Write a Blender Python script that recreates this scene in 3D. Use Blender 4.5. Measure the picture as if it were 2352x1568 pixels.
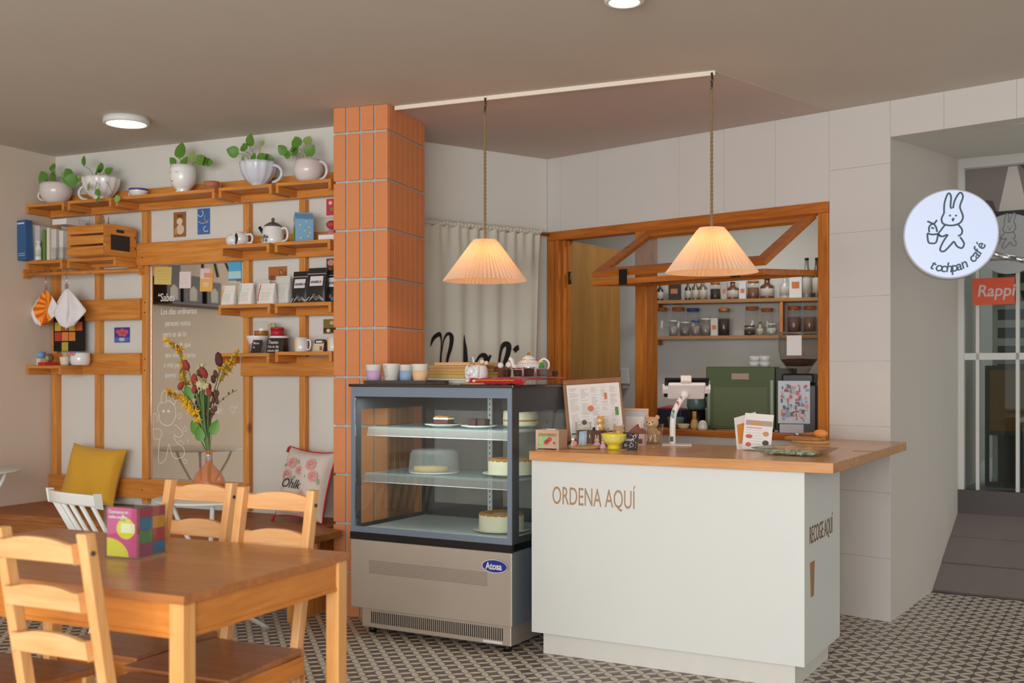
import bpy, bmesh, math, random
from mathutils import Matrix, Vector
random.seed(7)
for o in list(bpy.data.objects): bpy.data.objects.remove(o)
C = bpy.context.scene.collection
SC = bpy.context.scene
# ------------------------------------------------------------------ camera, world, light, exposure
F_PX, CX, HY, HC = 2545.0, 1176.0, 852.0, 1.266      # focal length in px of a 2352 px wide frame, horizon row, eye height
cam = bpy.data.cameras.new('camera'); camo = bpy.data.objects.new('camera', cam); C.objects.link(camo)
camo.location = (0, 0, HC); camo.rotation_euler = (math.pi/2, 0, 0)
cam.sensor_width = 36.0; cam.lens = 36.0*F_PX/2352; cam.shift_y = (HY-784)/2352; cam.clip_start = 0.05
cam.dof.use_dof = True; cam.dof.focus_distance = 5.0; cam.dof.aperture_fstop = 3.2
SC.camera = camo
w = bpy.data.worlds.new('daylight'); SC.world = w; w.use_nodes = True
bg = w.node_tree.nodes['Background']; bg.inputs[0].default_value = (0.93, 0.96, 1.0, 1); bg.inputs[1].default_value = 1.15
def area(name, loc, rot, sx, sy, power, col):
    l = bpy.data.lights.new(name, 'AREA'); l.shape = 'RECTANGLE'; l.size = sx; l.size_y = sy; l.energy = power; l.color = col
    o = bpy.data.objects.new(name, l); C.objects.link(o); o.location = loc; o.rotation_euler = rot; return o
area('storefront_daylight', (-1.7, -2.6, 1.55), (math.radians(90), 0, math.radians(0)), 4.8, 2.3, 245, (0.975, 0.99, 1.0))
SC.view_settings.view_transform = 'Standard'; SC.view_settings.look = 'None'; SC.view_settings.gamma = 1.0
SC.view_settings.use_curve_mapping = False; SC.view_settings.exposure = 0.36

# ------------------------------------------------------------------ helpers
class Fr:                                     # a local frame on the floor plan: x right, y away from the viewer
    def __init__(s, ox, oy, a):
        s.o = (ox, oy); s.a = math.radians(a); s.c = math.cos(s.a); s.s = math.sin(s.a)
    def loc(s, x, y): dx = x-s.o[0]; dy = y-s.o[1]; return (s.c*dx+s.s*dy, -s.s*dx+s.c*dy)
    def dl(s, x, y): return (s.c*x+s.s*y, -s.s*x+s.c*y)
    def w(s, x, y, z=0.0): return (s.o[0]+s.c*x-s.s*y, s.o[1]+s.s*x+s.c*y, z)
    def hy(s, px, py, y=0.0):                 # photo pixel -> (x, z) on the plane at local depth y
        o = s.loc(0, 0); d = s.dl((px-CX)/F_PX, 1.0); t = (y-o[1])/d[1]
        return (o[0]+d[0]*t, HC+(HY-py)/F_PX*t)
    def hz(s, px, py, z):                     # photo pixel -> (x, y) on the level at height z
        t = (z-HC)/((HY-py)/F_PX); return s.loc((px-CX)/F_PX*t, t)
    def ppm(s, px, y): o = s.loc(0, 0); d = s.dl((px-CX)/F_PX, 1.0); return F_PX/((y-o[1])/d[1])
SH = Fr(-2.907, 7.06, -24.7)      # shelf wall
CT = Fr(-0.002, 4.93, -29.5)      # cake case and counter
KW = Fr(0.227, 7.13, -42.5)       # wall with the kitchen hatch
CO = Fr(-0.926, 5.752, -18.5)      # brick column
AL = Fr(1.908, 5.590, -33.0)      # passage at the right
TB = Fr(-0.767, 2.587, -25.0)     # dining table
KB = Fr(1.647, 8.0, -18.0)        # kitchen back wall

def lin(c):
    r = []
    for v in c[:3]:
        v = v/255.0; r.append(v/12.92 if v <= 0.04045 else ((v+0.055)/1.055)**2.4)
    return (r[0], r[1], r[2], 1.0)
MATS = {}
def mat(name, col, rough=0.6, metal=0.0, spec=0.4, noise=0.0, nscale=20.0, bump=0.0, emit=None, estr=0.0, coat=0.0, trans=0.0, sheen=0.0):
    if name in MATS: return MATS[name]
    m = bpy.data.materials.new(name); m.use_nodes = True; n = m.node_tree.nodes; L = m.node_tree.links
    b = n['Principled BSDF']; c = lin(col)
    b.inputs['Base Color'].default_value = c; b.inputs['Roughness'].default_value = rough; b.inputs['Metallic'].default_value = metal
    b.inputs['Specular IOR Level'].default_value = spec; b.inputs['Coat Weight'].default_value = coat; b.inputs['Transmission Weight'].default_value = trans
    b.inputs['Sheen Weight'].default_value = sheen
    if emit: b.inputs['Emission Color'].default_value = lin(emit); b.inputs['Emission Strength'].default_value = estr
    if noise or bump:
        tc = n.new('ShaderNodeTexCoord'); nz = n.new('ShaderNodeTexNoise'); nz.inputs['Scale'].default_value = nscale; nz.inputs['Detail'].default_value = 5
        L.new(tc.outputs['Object'], nz.inputs['Vector'])
        if noise:
            mx = n.new('ShaderNodeMix'); mx.data_type = 'RGBA'
            mx.inputs[6].default_value = tuple(max(0, v*(1-noise)) for v in c[:3])+(1,); mx.inputs[7].default_value = tuple(min(1, v*(1+noise)) for v in c[:3])+(1,)
            L.new(nz.outputs['Fac'], mx.inputs[0]); L.new(mx.outputs[2], b.inputs['Base Color'])
        if bump:
            bp = n.new('ShaderNodeBump'); bp.inputs['Strength'].default_value = bump; bp.inputs['Distance'].default_value = 0.01
            L.new(nz.outputs['Fac'], bp.inputs['Height']); L.new(bp.outputs['Normal'], b.inputs['Normal'])
    MATS[name] = m; return m
def wood(name, c1, c2, axis='x', rough=0.45, scale=1.0, spec=0.4, coat=0.0, knots=True):
    if name in MATS: return MATS[name]
    m = bpy.data.materials.new(name); m.use_nodes = True; n = m.node_tree.nodes; L = m.node_tree.links
    b = n['Principled BSDF']; b.inputs['Roughness'].default_value = rough; b.inputs['Specular IOR Level'].default_value = spec; b.inputs['Coat Weight'].default_value = coat; b.inputs['Coat Roughness'].default_value = 0.2
    tc = n.new('ShaderNodeTexCoord'); mp = n.new('ShaderNodeMapping')
    s = [14.0, 14.0, 14.0]; s['xyz'.index(axis)] = 1.1
    mp.inputs['Scale'].default_value = [v*scale for v in s]
    L.new(tc.outputs['Object'], mp.inputs['Vector'])
    wv = n.new('ShaderNodeTexNoise'); wv.inputs['Scale'].default_value = 2.2; wv.inputs['Detail'].default_value = 4; wv.inputs['Distortion'].default_value = 1.2
    L.new(mp.outputs['Vector'], wv.inputs['Vector'])
    fn = n.new('ShaderNodeTexNoise'); fn.inputs['Scale'].default_value = 9; fn.inputs['Detail'].default_value = 3
    L.new(mp.outputs['Vector'], fn.inputs['Vector'])
    ad = n.new('ShaderNodeMath'); ad.operation = 'MULTIPLY_ADD'; ad.inputs[1].default_value = 0.35
    L.new(fn.outputs['Fac'], ad.inputs[0]); L.new(wv.outputs['Fac'], ad.inputs[2])
    rp = n.new('ShaderNodeValToRGB'); rp.color_ramp.elements[0].position = 0.42; rp.color_ramp.elements[1].position = 0.85
    rp.color_ramp.elements[0].color = lin(c1); rp.color_ramp.elements[1].color = lin(c2)
    L.new(ad.outputs[0], rp.inputs['Fac']); out = rp.outputs['Color']
    if knots:
        vo = n.new('ShaderNodeTexVoronoi'); vo.inputs['Scale'].default_value = 0.9
        mp2 = n.new('ShaderNodeMapping'); s2 = [5.0]*3; s2['xyz'.index(axis)] = 2.6; mp2.inputs['Scale'].default_value = s2
        L.new(tc.outputs['Object'], mp2.inputs['Vector']); L.new(mp2.outputs['Vector'], vo.inputs['Vector'])
        r2 = n.new('ShaderNodeValToRGB'); r2.color_ramp.elements[0].position = 0.04; r2.color_ramp.elements[1].position = 0.10
        r2.color_ramp.elements[0].color = (0.35, 0.22, 0.12, 1); r2.color_ramp.elements[1].color = (1, 1, 1, 1)
        L.new(vo.outputs['Distance'], r2.inputs['Fac'])
        mx = n.new('ShaderNodeMix'); mx.data_type = 'RGBA'; mx.blend_type = 'MULTIPLY'; mx.inputs[0].default_value = 0.9
        L.new(out, mx.inputs[6]); L.new(r2.outputs['Color'], mx.inputs[7]); out = mx.outputs[2]
    L.new(out, b.inputs['Base Color']); MATS[name] = m; return m
def milky(name, col, a):                       # thin frosted or coated glass: part clear, part pale body
    if name in MATS: return MATS[name]
    m = bpy.data.materials.new(name); m.use_nodes = True; b = m.node_tree.nodes['Principled BSDF']; b.inputs['Base Color'].default_value = lin(col); b.inputs['Alpha'].default_value = a; b.inputs['Roughness'].default_value = 0.15
    MATS[name] = m; return m
def glass(name, tint=(245, 250, 248), gloss=1.0, rough=0.02, ior=1.45):
    if name in MATS: return MATS[name]
    m = bpy.data.materials.new(name); m.use_nodes = True; n = m.node_tree.nodes; L = m.node_tree.links
    for x in list(n): n.remove(x)
    o = n.new('ShaderNodeOutputMaterial'); t = n.new('ShaderNodeBsdfTransparent'); g = n.new('ShaderNodeBsdfGlossy'); mx = n.new('ShaderNodeMixShader'); fr = n.new('ShaderNodeFresnel')
    n.remove(fr); lw = n.new('ShaderNodeLayerWeight'); lw.inputs['Blend'].default_value = 0.5
    t.inputs[0].default_value = lin(tint); g.inputs['Roughness'].default_value = rough
    pw = n.new('ShaderNodeMath'); pw.operation = 'POWER'; pw.inputs[1].default_value = 4.0; L.new(lw.outputs['Facing'], pw.inputs[0])
    ml = n.new('ShaderNodeMath'); ml.operation = 'MULTIPLY_ADD'; ml.inputs[1].default_value = 0.7*gloss; ml.inputs[2].default_value = 0.035*gloss; ml.use_clamp = True
    L.new(pw.outputs[0], ml.inputs[0]); L.new(ml.outputs[0], mx.inputs[0]); L.new(t.outputs[0], mx.inputs[1]); L.new(g.outputs[0], mx.inputs[2]); L.new(mx.outputs[0], o.inputs[0])
    MATS[name] = m; return m

class MB:                                     # collects shapes of ONE part; build() links them as one mesh object
    def __init__(s): s.v = []; s.f = []; s.mi = []; s.sm = []; s.M = None; s.cur = 0; s.smooth = False
    def add(s, v, f, smooth=None):
        k = len(s.v)
        for p in v:
            p = Vector(p); s.v.append(tuple(s.M @ p) if s.M else tuple(p))
        for q in f: s.f.append([k+i for i in q]); s.mi.append(s.cur); s.sm.append(s.smooth if smooth is None else smooth)
        return s
    def box(s, x0, x1, y0, y1, z0, z1):
        v = [(x0,y0,z0),(x1,y0,z0),(x1,y1,z0),(x0,y1,z0),(x0,y0,z1),(x1,y0,z1),(x1,y1,z1),(x0,y1,z1)]
        return s.add(v, [(0,3,2,1),(4,5,6,7),(0,1,5,4),(1,2,6,5),(2,3,7,6),(3,0,4,7)], False)
    def prism(s, poly, a0, a1, plane='xy', smooth=False):   # polygon extruded along the third axis
        n = len(poly)
        def P(p, a): return {'xy': (p[0], p[1], a), 'xz': (p[0], a, p[1]), 'yz': (a, p[0], p[1])}[plane]
        v = [P(p, a0) for p in poly]+[P(p, a1) for p in poly]
        f = [tuple(range(n))[::-1], tuple(range(n, 2*n))]
        s.add(v, f, False); k = len(s.v)-2*n
        for i in range(n):
            j = (i+1) % n; s.f.append([k+i, k+j, k+n+j, k+n+i]); s.mi.append(s.cur); s.sm.append(smooth)
        return s
    def lathe(s, prof, n=28, c=(0, 0, 0), sx=1.0, sy=1.0, ripple=0.0, rn=0, close=False):
        v = []; f = []
        for (r, z) in prof:
            for i in range(n):
                a = 2*math.pi*i/n; rr = r*(1+ripple*math.cos(rn*a)) if rn else r
                v.append((c[0]+rr*sx*math.cos(a), c[1]+rr*sy*math.sin(a), c[2]+z))
        for k in range(len(prof)-1):
            for i in range(n):
                j = (i+1) % n; f.append((k*n+i, k*n+j, (k+1)*n+j, (k+1)*n+i))
        if prof[0][0] > 1e-5: f.append(tuple(range(n))[::-1])
        if prof[-1][0] > 1e-5 and close: f.append(tuple(range((len(prof)-1)*n, len(prof)*n)))
        return s.add(v, f, True)
    def cyl(s, r, z0, z1, n=20, c=(0, 0), r1=None, smooth=True):
        r1 = r if r1 is None else r1
        v = [(c[0]+r*math.cos(2*math.pi*i/n), c[1]+r*math.sin(2*math.pi*i/n), z0) for i in range(n)]+[(c[0]+r1*math.cos(2*math.pi*i/n), c[1]+r1*math.sin(2*math.pi*i/n), z1) for i in range(n)]
        s.add(v, [tuple(range(n))[::-1], tuple(range(n, 2*n))], False); k = len(s.v)-2*n
        for i in range(n):
            j = (i+1) % n; s.f.append([k+i, k+j, k+n+j, k+n+i]); s.mi.append(s.cur); s.sm.append(smooth)
        return s
    def tube(s, pts, r, n=8, closed=False):
        pts = [Vector(p) for p in pts]; m = len(pts); v = []; f = []; up = None
        rs = r if isinstance(r, (list, tuple)) else [r]*m
        for i, p in enumerate(pts):
            t = (pts[(i+1) % m]-pts[i-1]) if closed else (pts[min(i+1, m-1)]-pts[max(i-1, 0)])
            if t.length < 1e-9: t = Vector((0, 0, 1))
            t.normalize()
            if up is None: up = Vector((0, 0, 1)) if abs(t.z) < 0.9 else Vector((1, 0, 0))
            a = t.cross(up)
            if a.length < 1e-6: a = t.cross(Vector((1, 0, 0)))
            a.normalize(); b = a.cross(t).normalized(); up = b
            for k in range(n):
                g = 2*math.pi*k/n; v.append(tuple(p+a*rs[i]*math.cos(g)+b*rs[i]*math.sin(g)))
        for i in range(m if closed else m-1):
            for k in range(n):
                k2 = (k+1) % n; i2 = (i+1) % m; f.append((i*n+k, i*n+k2, i2*n+k2, i2*n+k))
        if not closed: f.append(tuple(range(n))[::-1]); f.append(tuple(range((m-1)*n, m*n)))
        return s.add(v, f, True)
    def ball(s, c, r, nu=14, nv=9):
        r = r if isinstance(r, (list, tuple)) else (r, r, r); v = []; f = []
        for j in range(nv+1):
            ph = math.pi*j/nv
            for i in range(nu):
                a = 2*math.pi*i/nu; v.append((c[0]+r[0]*math.sin(ph)*math.cos(a), c[1]+r[1]*math.sin(ph)*math.sin(a), c[2]+r[2]*math.cos(ph)))
        for j in range(nv):
            for i in range(nu):
                k = (i+1) % nu; f.append((j*nu+i, (j+1)*nu+i, (j+1)*nu+k, j*nu+k))
        return s.add(v, f, True)
    def grid(s, fn, nu, nv, smooth=True):
        v = [fn(i/nu, j/nv) for j in range(nv+1) for i in range(nu+1)]
        return s.add(v, [(j*(nu+1)+i, j*(nu+1)+i+1, (j+1)*(nu+1)+i+1, (j+1)*(nu+1)+i) for j in range(nv) for i in range(nu)], smooth)
    def ribbon(s, pts, wd, mp=None, closed=False, tk=0.0):     # a drawn stroke of width wd in the xz plane (mp lays it on a surface)
        pts = [Vector((p[0], p[1])) for p in pts]; m = len(pts); v = []; f = []
        for i, p in enumerate(pts):
            t = (pts[(i+1) % m]-pts[i-1]) if closed else (pts[min(i+1, m-1)]-pts[max(i-1, 0)])
            t = t.normalized() if t.length > 1e-9 else Vector((1, 0)); nn = Vector((-t.y, t.x))
            ww = wd[i] if isinstance(wd, (list, tuple)) else wd
            for sg in (1, -1):
                q = p+nn*ww*0.5*sg; v.append(mp(q.x, q.y) if mp else (q.x, 0, q.y))
        for i in range(m if closed else m-1):
            j = (i+1) % m; f.append((2*i, 2*i+1, 2*j+1, 2*j))
        return s.add(v, f, False)
    def rect(s, x0, x1, z0, z1, y=0.0): return s.add([(x0,y,z0),(x1,y,z0),(x1,y,z1),(x0,y,z1)], [(0,1,2,3)], False)
    def disc(s, cx, cz, rx, rz=None, y=0.0, n=24):
        rz = rx if rz is None else rz
        return s.add([(cx+rx*math.cos(2*math.pi*i/n), y, cz+rz*math.sin(2*math.pi*i/n)) for i in range(n)], [tuple(range(n))], False)
    def mesh(s, name, mats):
        me = bpy.data.meshes.new(name); me.from_pydata(s.v, [], s.f); me.validate()
        mats = mats if isinstance(mats, (list, tuple)) else [mats]
        for m in mats: me.materials.append(m)
        if len(me.polygons) == len(s.mi):
            me.polygons.foreach_set('material_index', s.mi); me.polygons.foreach_set('use_smooth', s.sm)
        me.update(); return me
    def build(s, name, mats, parent=None, bev=0.0, seg=2, solid=0.0, sub=0):
        o = bpy.data.objects.new(name, s.mesh(name, mats)); C.objects.link(o)
        if parent is not None: o.parent = parent
        if solid:
            md = o.modifiers.new('thick', 'SOLIDIFY'); md.thickness = solid; md.offset = 0
        if bev:
            md = o.modifiers.new('edge', 'BEVEL'); md.width = bev; md.segments = seg; md.limit_method = 'ANGLE'; md.angle_limit = math.radians(40)
        if sub:
            md = o.modifiers.new('sub', 'SUBSURF'); md.levels = sub; md.render_levels = sub
        return o
def obj_of(name, me, parent=None, loc=None):
    o = bpy.data.objects.new(name, me); C.objects.link(o)
    if parent is not None: o.parent = parent
    if loc: o.location = loc
    return o
def tag(o, label, cat, group=None):
    o['label'] = label; o['category'] = cat
    if group: o['group'] = group
    return o
def struct(o, label=None):
    o['kind'] = 'structure'
    if label: o['label'] = label
    return o
def stuff(o): o['kind'] = 'stuff'; return o
def thing(name, label, cat, fr, x, y, z=0.0, rot=0.0, group=None):
    o = bpy.data.objects.new(name, None); C.objects.link(o); o.empty_display_size = 0.05
    if fr is None: o.location = (x, y, z); o.rotation_euler = (0, 0, math.radians(rot))
    else: o.location = fr.w(x, y, z); o.rotation_euler = (0, 0, fr.a+math.radians(rot))
    return tag(o, label, cat, group)
def place(o, fr, x=0.0, y=0.0, z=0.0, rot=0.0): o.location = fr.w(x, y, z); o.rotation_euler = (0, 0, fr.a+math.radians(rot)); return o
def copy_thing(o, label, fr=None, x=0, y=0, z=0, rot=0):
    c = o.copy(); C.objects.link(c); c['label'] = label
    if fr is not None: place(c, fr, x, y, z, rot)
    for ch in list(o.children):
        d = ch.copy(); C.objects.link(d); d.parent = c; d.matrix_parent_inverse = ch.matrix_parent_inverse
        for g in list(ch.children):
            e = g.copy(); C.objects.link(e); e.parent = d
    return c
def text_mesh(txt, size, m, sx=1.0, extrude=0.0, shear=0.0, align='LEFT', bold=0.0, sp=1.0):
    cu = bpy.data.curves.new('lettering', 'FONT'); cu.body = txt; cu.size = size; cu.extrude = extrude; cu.shear = shear; cu.align_x = align; cu.offset = bold; cu.space_character = sp; cu.resolution_u = 4
    o = bpy.data.objects.new('lettering', cu); me = bpy.data.meshes.new_from_object(o); bpy.data.objects.remove(o)
    me.transform(Matrix(((sx,0,0,0),(0,0,-1,0),(0,1,0,0),(0,0,0,1))))      # stand the letters up in the xz plane, facing -y
    me.materials.clear(); me.materials.append(m); return me
def text(txt, size, m, parent, x, y, z, sx=1.0, extrude=0.0006, shear=0.0, align='LEFT', name='lettering', bold=0.0, sp=1.0, rx=0.0, rz=0.0):
    o = obj_of(name, text_mesh(txt, size, m, sx, extrude, shear, align, bold, sp), parent); o.location = (x, y, z); o.rotation_euler = (rx, 0, rz); return o
def arc(cx, cz, rx, rz, a0, a1, n=16): return [(cx+rx*math.cos(math.radians(a0+(a1-a0)*i/n)), cz+rz*math.sin(math.radians(a0+(a1-a0)*i/n))) for i in range(n+1)]
def smooth_line(p, k=6):                       # Catmull-Rom through the points
    out = []; m = len(p)
    for i in range(m-1):
        a = p[max(i-1, 0)]; b = p[i]; c = p[i+1]; d = p[min(i+2, m-1)]
        for j in range(k):
            t = j/k; out.append(tuple(0.5*((2*b[q])+(-a[q]+c[q])*t+(2*a[q]-5*b[q]+4*c[q]-d[q])*t*t+(-a[q]+3*b[q]-3*c[q]+d[q])*t**3) for q in range(len(b))))
    out.append(tuple(p[-1])); return out

# ------------------------------------------------------------------ shared materials
M_wall = mat('white_plaster', (222, 219, 211), 0.75, noise=0.03, nscale=6, bump=0.05)
M_beige = mat('beige_plaster', (216, 199, 181), 0.8, noise=0.03, nscale=4, bump=0.05)
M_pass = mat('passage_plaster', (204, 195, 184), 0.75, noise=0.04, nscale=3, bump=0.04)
M_ceil = mat('ceiling_paint', (210, 202, 190), 0.85, noise=0.03, nscale=3)
M_soff = mat('soffit_paint', (208, 192, 183), 0.8, noise=0.02, nscale=4)
M_cream = mat('cream_paint', (238, 226, 208), 0.5)
M_white = mat('white_lacquer', (224, 226, 222), 0.4, noise=0.015, nscale=5)
M_panel = mat('white_panel', (212, 208, 203), 0.45, noise=0.02, nscale=5, bump=0.03)
M_grey = mat('light_grey_paint', (196, 196, 192), 0.6)
M_black = mat('black_plastic', (24, 21, 21), 0.4)
M_ink = mat('dark_ink', (52, 44, 42), 0.7)
M_paper = mat('white_paper', (232, 228, 226), 0.7)
M_steel = mat('brushed_steel', (208, 197, 184), 0.36, metal=0.7, noise=0.12, nscale=3)  # broad colour noise in the steel stands in for soft streak reflections
M_chrome = mat('chrome', (210, 210, 210), 0.15, metal=1.0)
M_brass = mat('brass', (200, 150, 70), 0.25, metal=1.0)
HON = ((188, 112, 42), (220, 148, 70))
M_wx = wood('honey_pine_x', *HON, 'x'); M_wy = wood('honey_pine_y', *HON, 'y'); M_wz = wood('honey_pine_z', (196, 122, 48), (222, 154, 78), 'z')
M_kx = wood('kitchen_pine_x', (160, 84, 22), (196, 114, 38), 'x'); M_kz = wood('kitchen_pine_z', (166, 90, 26), (204, 124, 44), 'z'); M_ky = wood('kitchen_pine_y', (160, 84, 22), (196, 114, 38), 'y')
M_glass = glass('clear_glass', (246, 250, 249), 0.9); M_jar = glass('jar_glass', (252, 253, 252), 0.9)
# ------------------------------------------------------------------ floor: patterned cement tiles
def floor_mat():
    m = bpy.data.materials.new('petal_cement_tile'); m.use_nodes = True; n = m.node_tree.nodes; L = m.node_tree.links; b = n['Principled BSDF']
    b.inputs['Roughness'].default_value = 0.36; b.inputs['Specular IOR Level'].default_value = 0.35
    g = n.new('ShaderNodeNewGeometry'); mp = n.new('ShaderNodeMapping'); mp.vector_type = 'TEXTURE'
    mp.inputs['Location'].default_value = (CT.w(0.027, 0.008)[0], CT.w(0.027, 0.008)[1], 0); mp.inputs['Rotation'].default_value = (0, 0, CT.a+math.pi/4); mp.inputs['Scale'].default_value = (0.2/math.sqrt(8), 0.2/math.sqrt(8), 1)
    L.new(g.outputs['Position'], mp.inputs['Vector'])
    sp = n.new('ShaderNodeSeparateXYZ'); L.new(mp.outputs['Vector'], sp.inputs[0])
    def mth(op, a, bb=None, v=None):
        x = n.new('ShaderNodeMath'); x.operation = op
        L.new(a, x.inputs[0])
        if bb is not None: L.new(bb, x.inputs[1])
        if v is not None: x.inputs[1].default_value = v
        return x.outputs[0]
    ax = []
    for k in (0, 1):
        f = mth('FRACT', sp.outputs[k]); f = mth('SUBTRACT', f, v=0.5); ax.append(mth('ABSOLUTE', f))
    def circ(p, q):
        a = mth('SUBTRACT', p, v=1.0); a = mth('MULTIPLY', a, a); c = mth('MULTIPLY', q, q); return mth('ADD', a, c)
    d = mth('MINIMUM', circ(ax[0], ax[1]), circ(ax[1], ax[0]))
    rp = n.new('ShaderNodeMapRange'); rp.inputs[1].default_value = 0.476; rp.inputs[2].default_value = 0.496; L.new(d, rp.inputs[0])
    nz = n.new('ShaderNodeTexNoise'); nz.inputs['Scale'].default_value = 5; L.new(g.outputs['Position'], nz.inputs['Vector'])
    mc = n.new('ShaderNodeMix'); mc.data_type = 'RGBA'; mc.inputs[6].default_value = lin((206, 196, 178)); mc.inputs[7].default_value = lin((222, 212, 196)); L.new(nz.outputs['Fac'], mc.inputs[0])
    md = n.new('ShaderNodeMix'); md.data_type = 'RGBA'; md.inputs[6].default_value = lin((100, 88, 82)); md.inputs[7].default_value = lin((120, 108, 102)); L.new(nz.outputs['Fac'], md.inputs[0])
    mx = n.new('ShaderNodeMix'); mx.data_type = 'RGBA'; L.new(rp.outputs[0], mx.inputs[0]); L.new(mc.outputs[2], mx.inputs[6]); L.new(md.outputs[2], mx.inputs[7])
    L.new(mx.outputs[2], b.inputs['Base Color']); return m
M_tile = floor_mat(); M_grout = mat('tile_grout', (92, 82, 76), 0.9)
fl = struct(MB().box(-6.5, 6.5, -4.0, 11.0, -0.12, -0.0015).build('floor', M_grout))
TS = 0.2
tile_me = MB().box(0.0007, TS-0.0007, 0.0007, TS-0.0007, -0.008, 0.0).mesh('tile', M_tile)
rest = MB(); cand = []
for i in range(-34, 36):
    for j in range(-50, 32):
        x, y = i*TS+0.027, j*TS+0.008; wx, wy, _ = CT.w(x+TS/2, y+TS/2)
        if not (-6.3 < wx < 6.3 and -3.8 < wy < 8.6): continue
        al = AL.loc(wx, wy)
        if al[0] > -0.1 and al[1] > 0.95: continue
        vis = 0
        if wy > 3.9:
            px = CX+F_PX*wx/wy; py = HY+F_PX*HC/wy
            hid = (CT.loc(wx, wy)[1] > 0.25 and CT.loc(wx, wy)[0] < 1.15 and CT.loc(wx, wy)[0] > -0.85) or KW.loc(wx, wy)[1] > 0.05 and al[0] < -0.15 or (px < 300 and py < 1400)
            if -30 < px < 2385 and py < 1600 and not hid: vis = wy
        if vis: cand.append((vis, x, y))
        else: rest.M = Matrix.Translation((x, y, 0)); rest.box(0.0007, TS-0.0007, 0.0007, TS-0.0007, -0.008, 0.0)
cand.sort()
for k, (d, x, y) in enumerate(cand):
    if k < 300: t = obj_of('floor_tile', tile_me, fl); t.location = CT.w(x, y, 0); t.rotation_euler = (0, 0, CT.a)
    else: rest.M = Matrix.Translation((x, y, 0)); rest.box(0.0007, TS-0.0007, 0.0007, TS-0.0007, -0.008, 0.0)
rest.M = None
r = stuff(rest.build('floor_tiles_beyond', M_tile, fl)); r.location = CT.w(0, 0, 0); r.rotation_euler = (0, 0, CT.a)

# ------------------------------------------------------------------ ceiling, soffit, walls
CH = 2.63
struct(MB().prism([(-6.5, -2.7), (3.74, -2.7), (3.74, 4.0), AL.w(3.0, 0)[:2], AL.w(3.0, 1.78)[:2], AL.w(-.12, 1.78)[:2], AL.w(-.12, 3.2)[:2], (-6.5, 11.0)], CH, CH+0.12).build('ceiling', M_ceil))
S0, S1, S2, S3, S4 = (-0.60, 5.715), (0.925, 5.035), (1.66, 5.79), (0.227, 7.13), (-0.62, 6.52)
so = struct(MB().prism([S0, S1, S2, S3, S4, (-0.7, 5.9)], CH-0.0022, CH-0.0005).build('ceiling_soffit', M_soff), 'pinkish dropped ceiling panel over the counter')
d = Vector((S1[0]-S0[0], S1[1]-S0[1])).normalized(); nn = Vector((d.y, -d.x))
tr = MB().prism([S0, S1, (S1[0]+nn.x*0.012, S1[1]+nn.y*0.012), (S0[0]+nn.x*0.012, S0[1]+nn.y*0.012)], CH-0.021, CH-0.0005).build('trim_1', M_cream); struct(tr, 'thin cream strip along the soffit edge')
def wall(name, fr, x0, x1, y0, y1, z0, z1, m, label=None):
    o = MB().box(x0, x1, y0, y1, z0, z1).build(name, m); place(o, fr); return struct(o, label)
wall('wall_back', SH, -0.1, 2.40, 0.0, 0.10, 0, CH, M_wall)
wall('wall_left', SH, -0.1, 0.0, -6.2, 0.0, 0, CH, M_beige)
CW = Fr(-0.72, 6.437, math.degrees(math.atan2(0.54, 0.737)))      # wall behind the curtain
wall('wall_curtain', CW, -0.3, 1.172, 0.0, 0.1, 0, CH, M_wall)
wall('wall_return', CO, 0.02, 0.1, 0.479, 1.0, 0, CH, M_wall)
# kitchen hatch wall with panels
kw = MB(); zt = 2.155
kw.box(-0.02, 2.245, 0.006, 0.12, zt, CH); kw.box(0.716, 1.95, 0.006, 0.12, 0, 0.90); kw.box(1.95, 2.245, 0.006, 0.12, 0, zt); kw.box(2.28, 4.6, 0.006, 0.12, 2.447, CH)
kwo = place(kw.build('wall_right', M_panel), KW); struct(kwo, 'white panelled wall around the kitchen hatch')
def panels(x0, x1, cuts, z0, z1):
    xs = [x0]+cuts+[x1]
    for a, b in zip(xs, xs[1:]): MB().box(a+0.0006, b-0.0006, 0.0, 0.0075, z0+0.0006, z1-0.0006).build('panel', M_panel, kwo)
seam = [KW.hy(p, 400)[0] for p in (1288, 1371, 1560, 1663, 1781)]
panels(-0.0, 1.95, seam, zt, CH)
for k, (a, b) in enumerate([(0, .318), (.318, .65), (.65, .984), (.984, 1.317), (1.317, 1.65), (1.65, 1.983), (1.983, 2.316), (2.316, CH)]): panels(1.95, 2.28, [], a, b)
panels(2.28, 4.6, [KW.hy(2168, 250)[0], KW.hy(2335, 230)[0], 3.4, 4.0], 2.447, CH)
panels(0.716, 1.95, [1.13, 1.54], 0.0, 0.9)
# passage at the right: side wall, sloping soffit, stone ramp
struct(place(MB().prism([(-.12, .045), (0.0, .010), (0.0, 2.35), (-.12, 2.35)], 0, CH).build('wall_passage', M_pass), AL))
struct(MB().box(3.62, 3.74, -2.7, 3.98, 0, CH).build('wall_side_light_block', M_wall))  # unseen wall added to block light coming from the right
struct(MB().box(0.8, 3.74, -2.82, -2.701, 0, CH).build('wall_front_light_block', M_wall))  # unseen wall added so that daylight enters only from the left
sf = MB().prism([(0.03, 2.447), (1.66, 2.60), (1.66, 2.63), (0.03, 2.63)], 0.0, 3.0, 'yz').build('ceiling_passage', M_wall); place(sf, AL); struct(sf)
M_stone = mat('dark_grey_stone', (120, 110, 105), 0.55, noise=0.12, nscale=7, bump=0.1)
rb = MB().prism([(0.95, -0.02), (1.66, -0.02), (1.66, 0.372), (0.95, 0.0)], 0.0, 3.0, 'yz').build('floor_ramp', M_grout); place(rb, AL); struct(rb, 'dark grey stone ramp up to the street door')
sl = math.atan2(0.372, 0.71)
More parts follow.
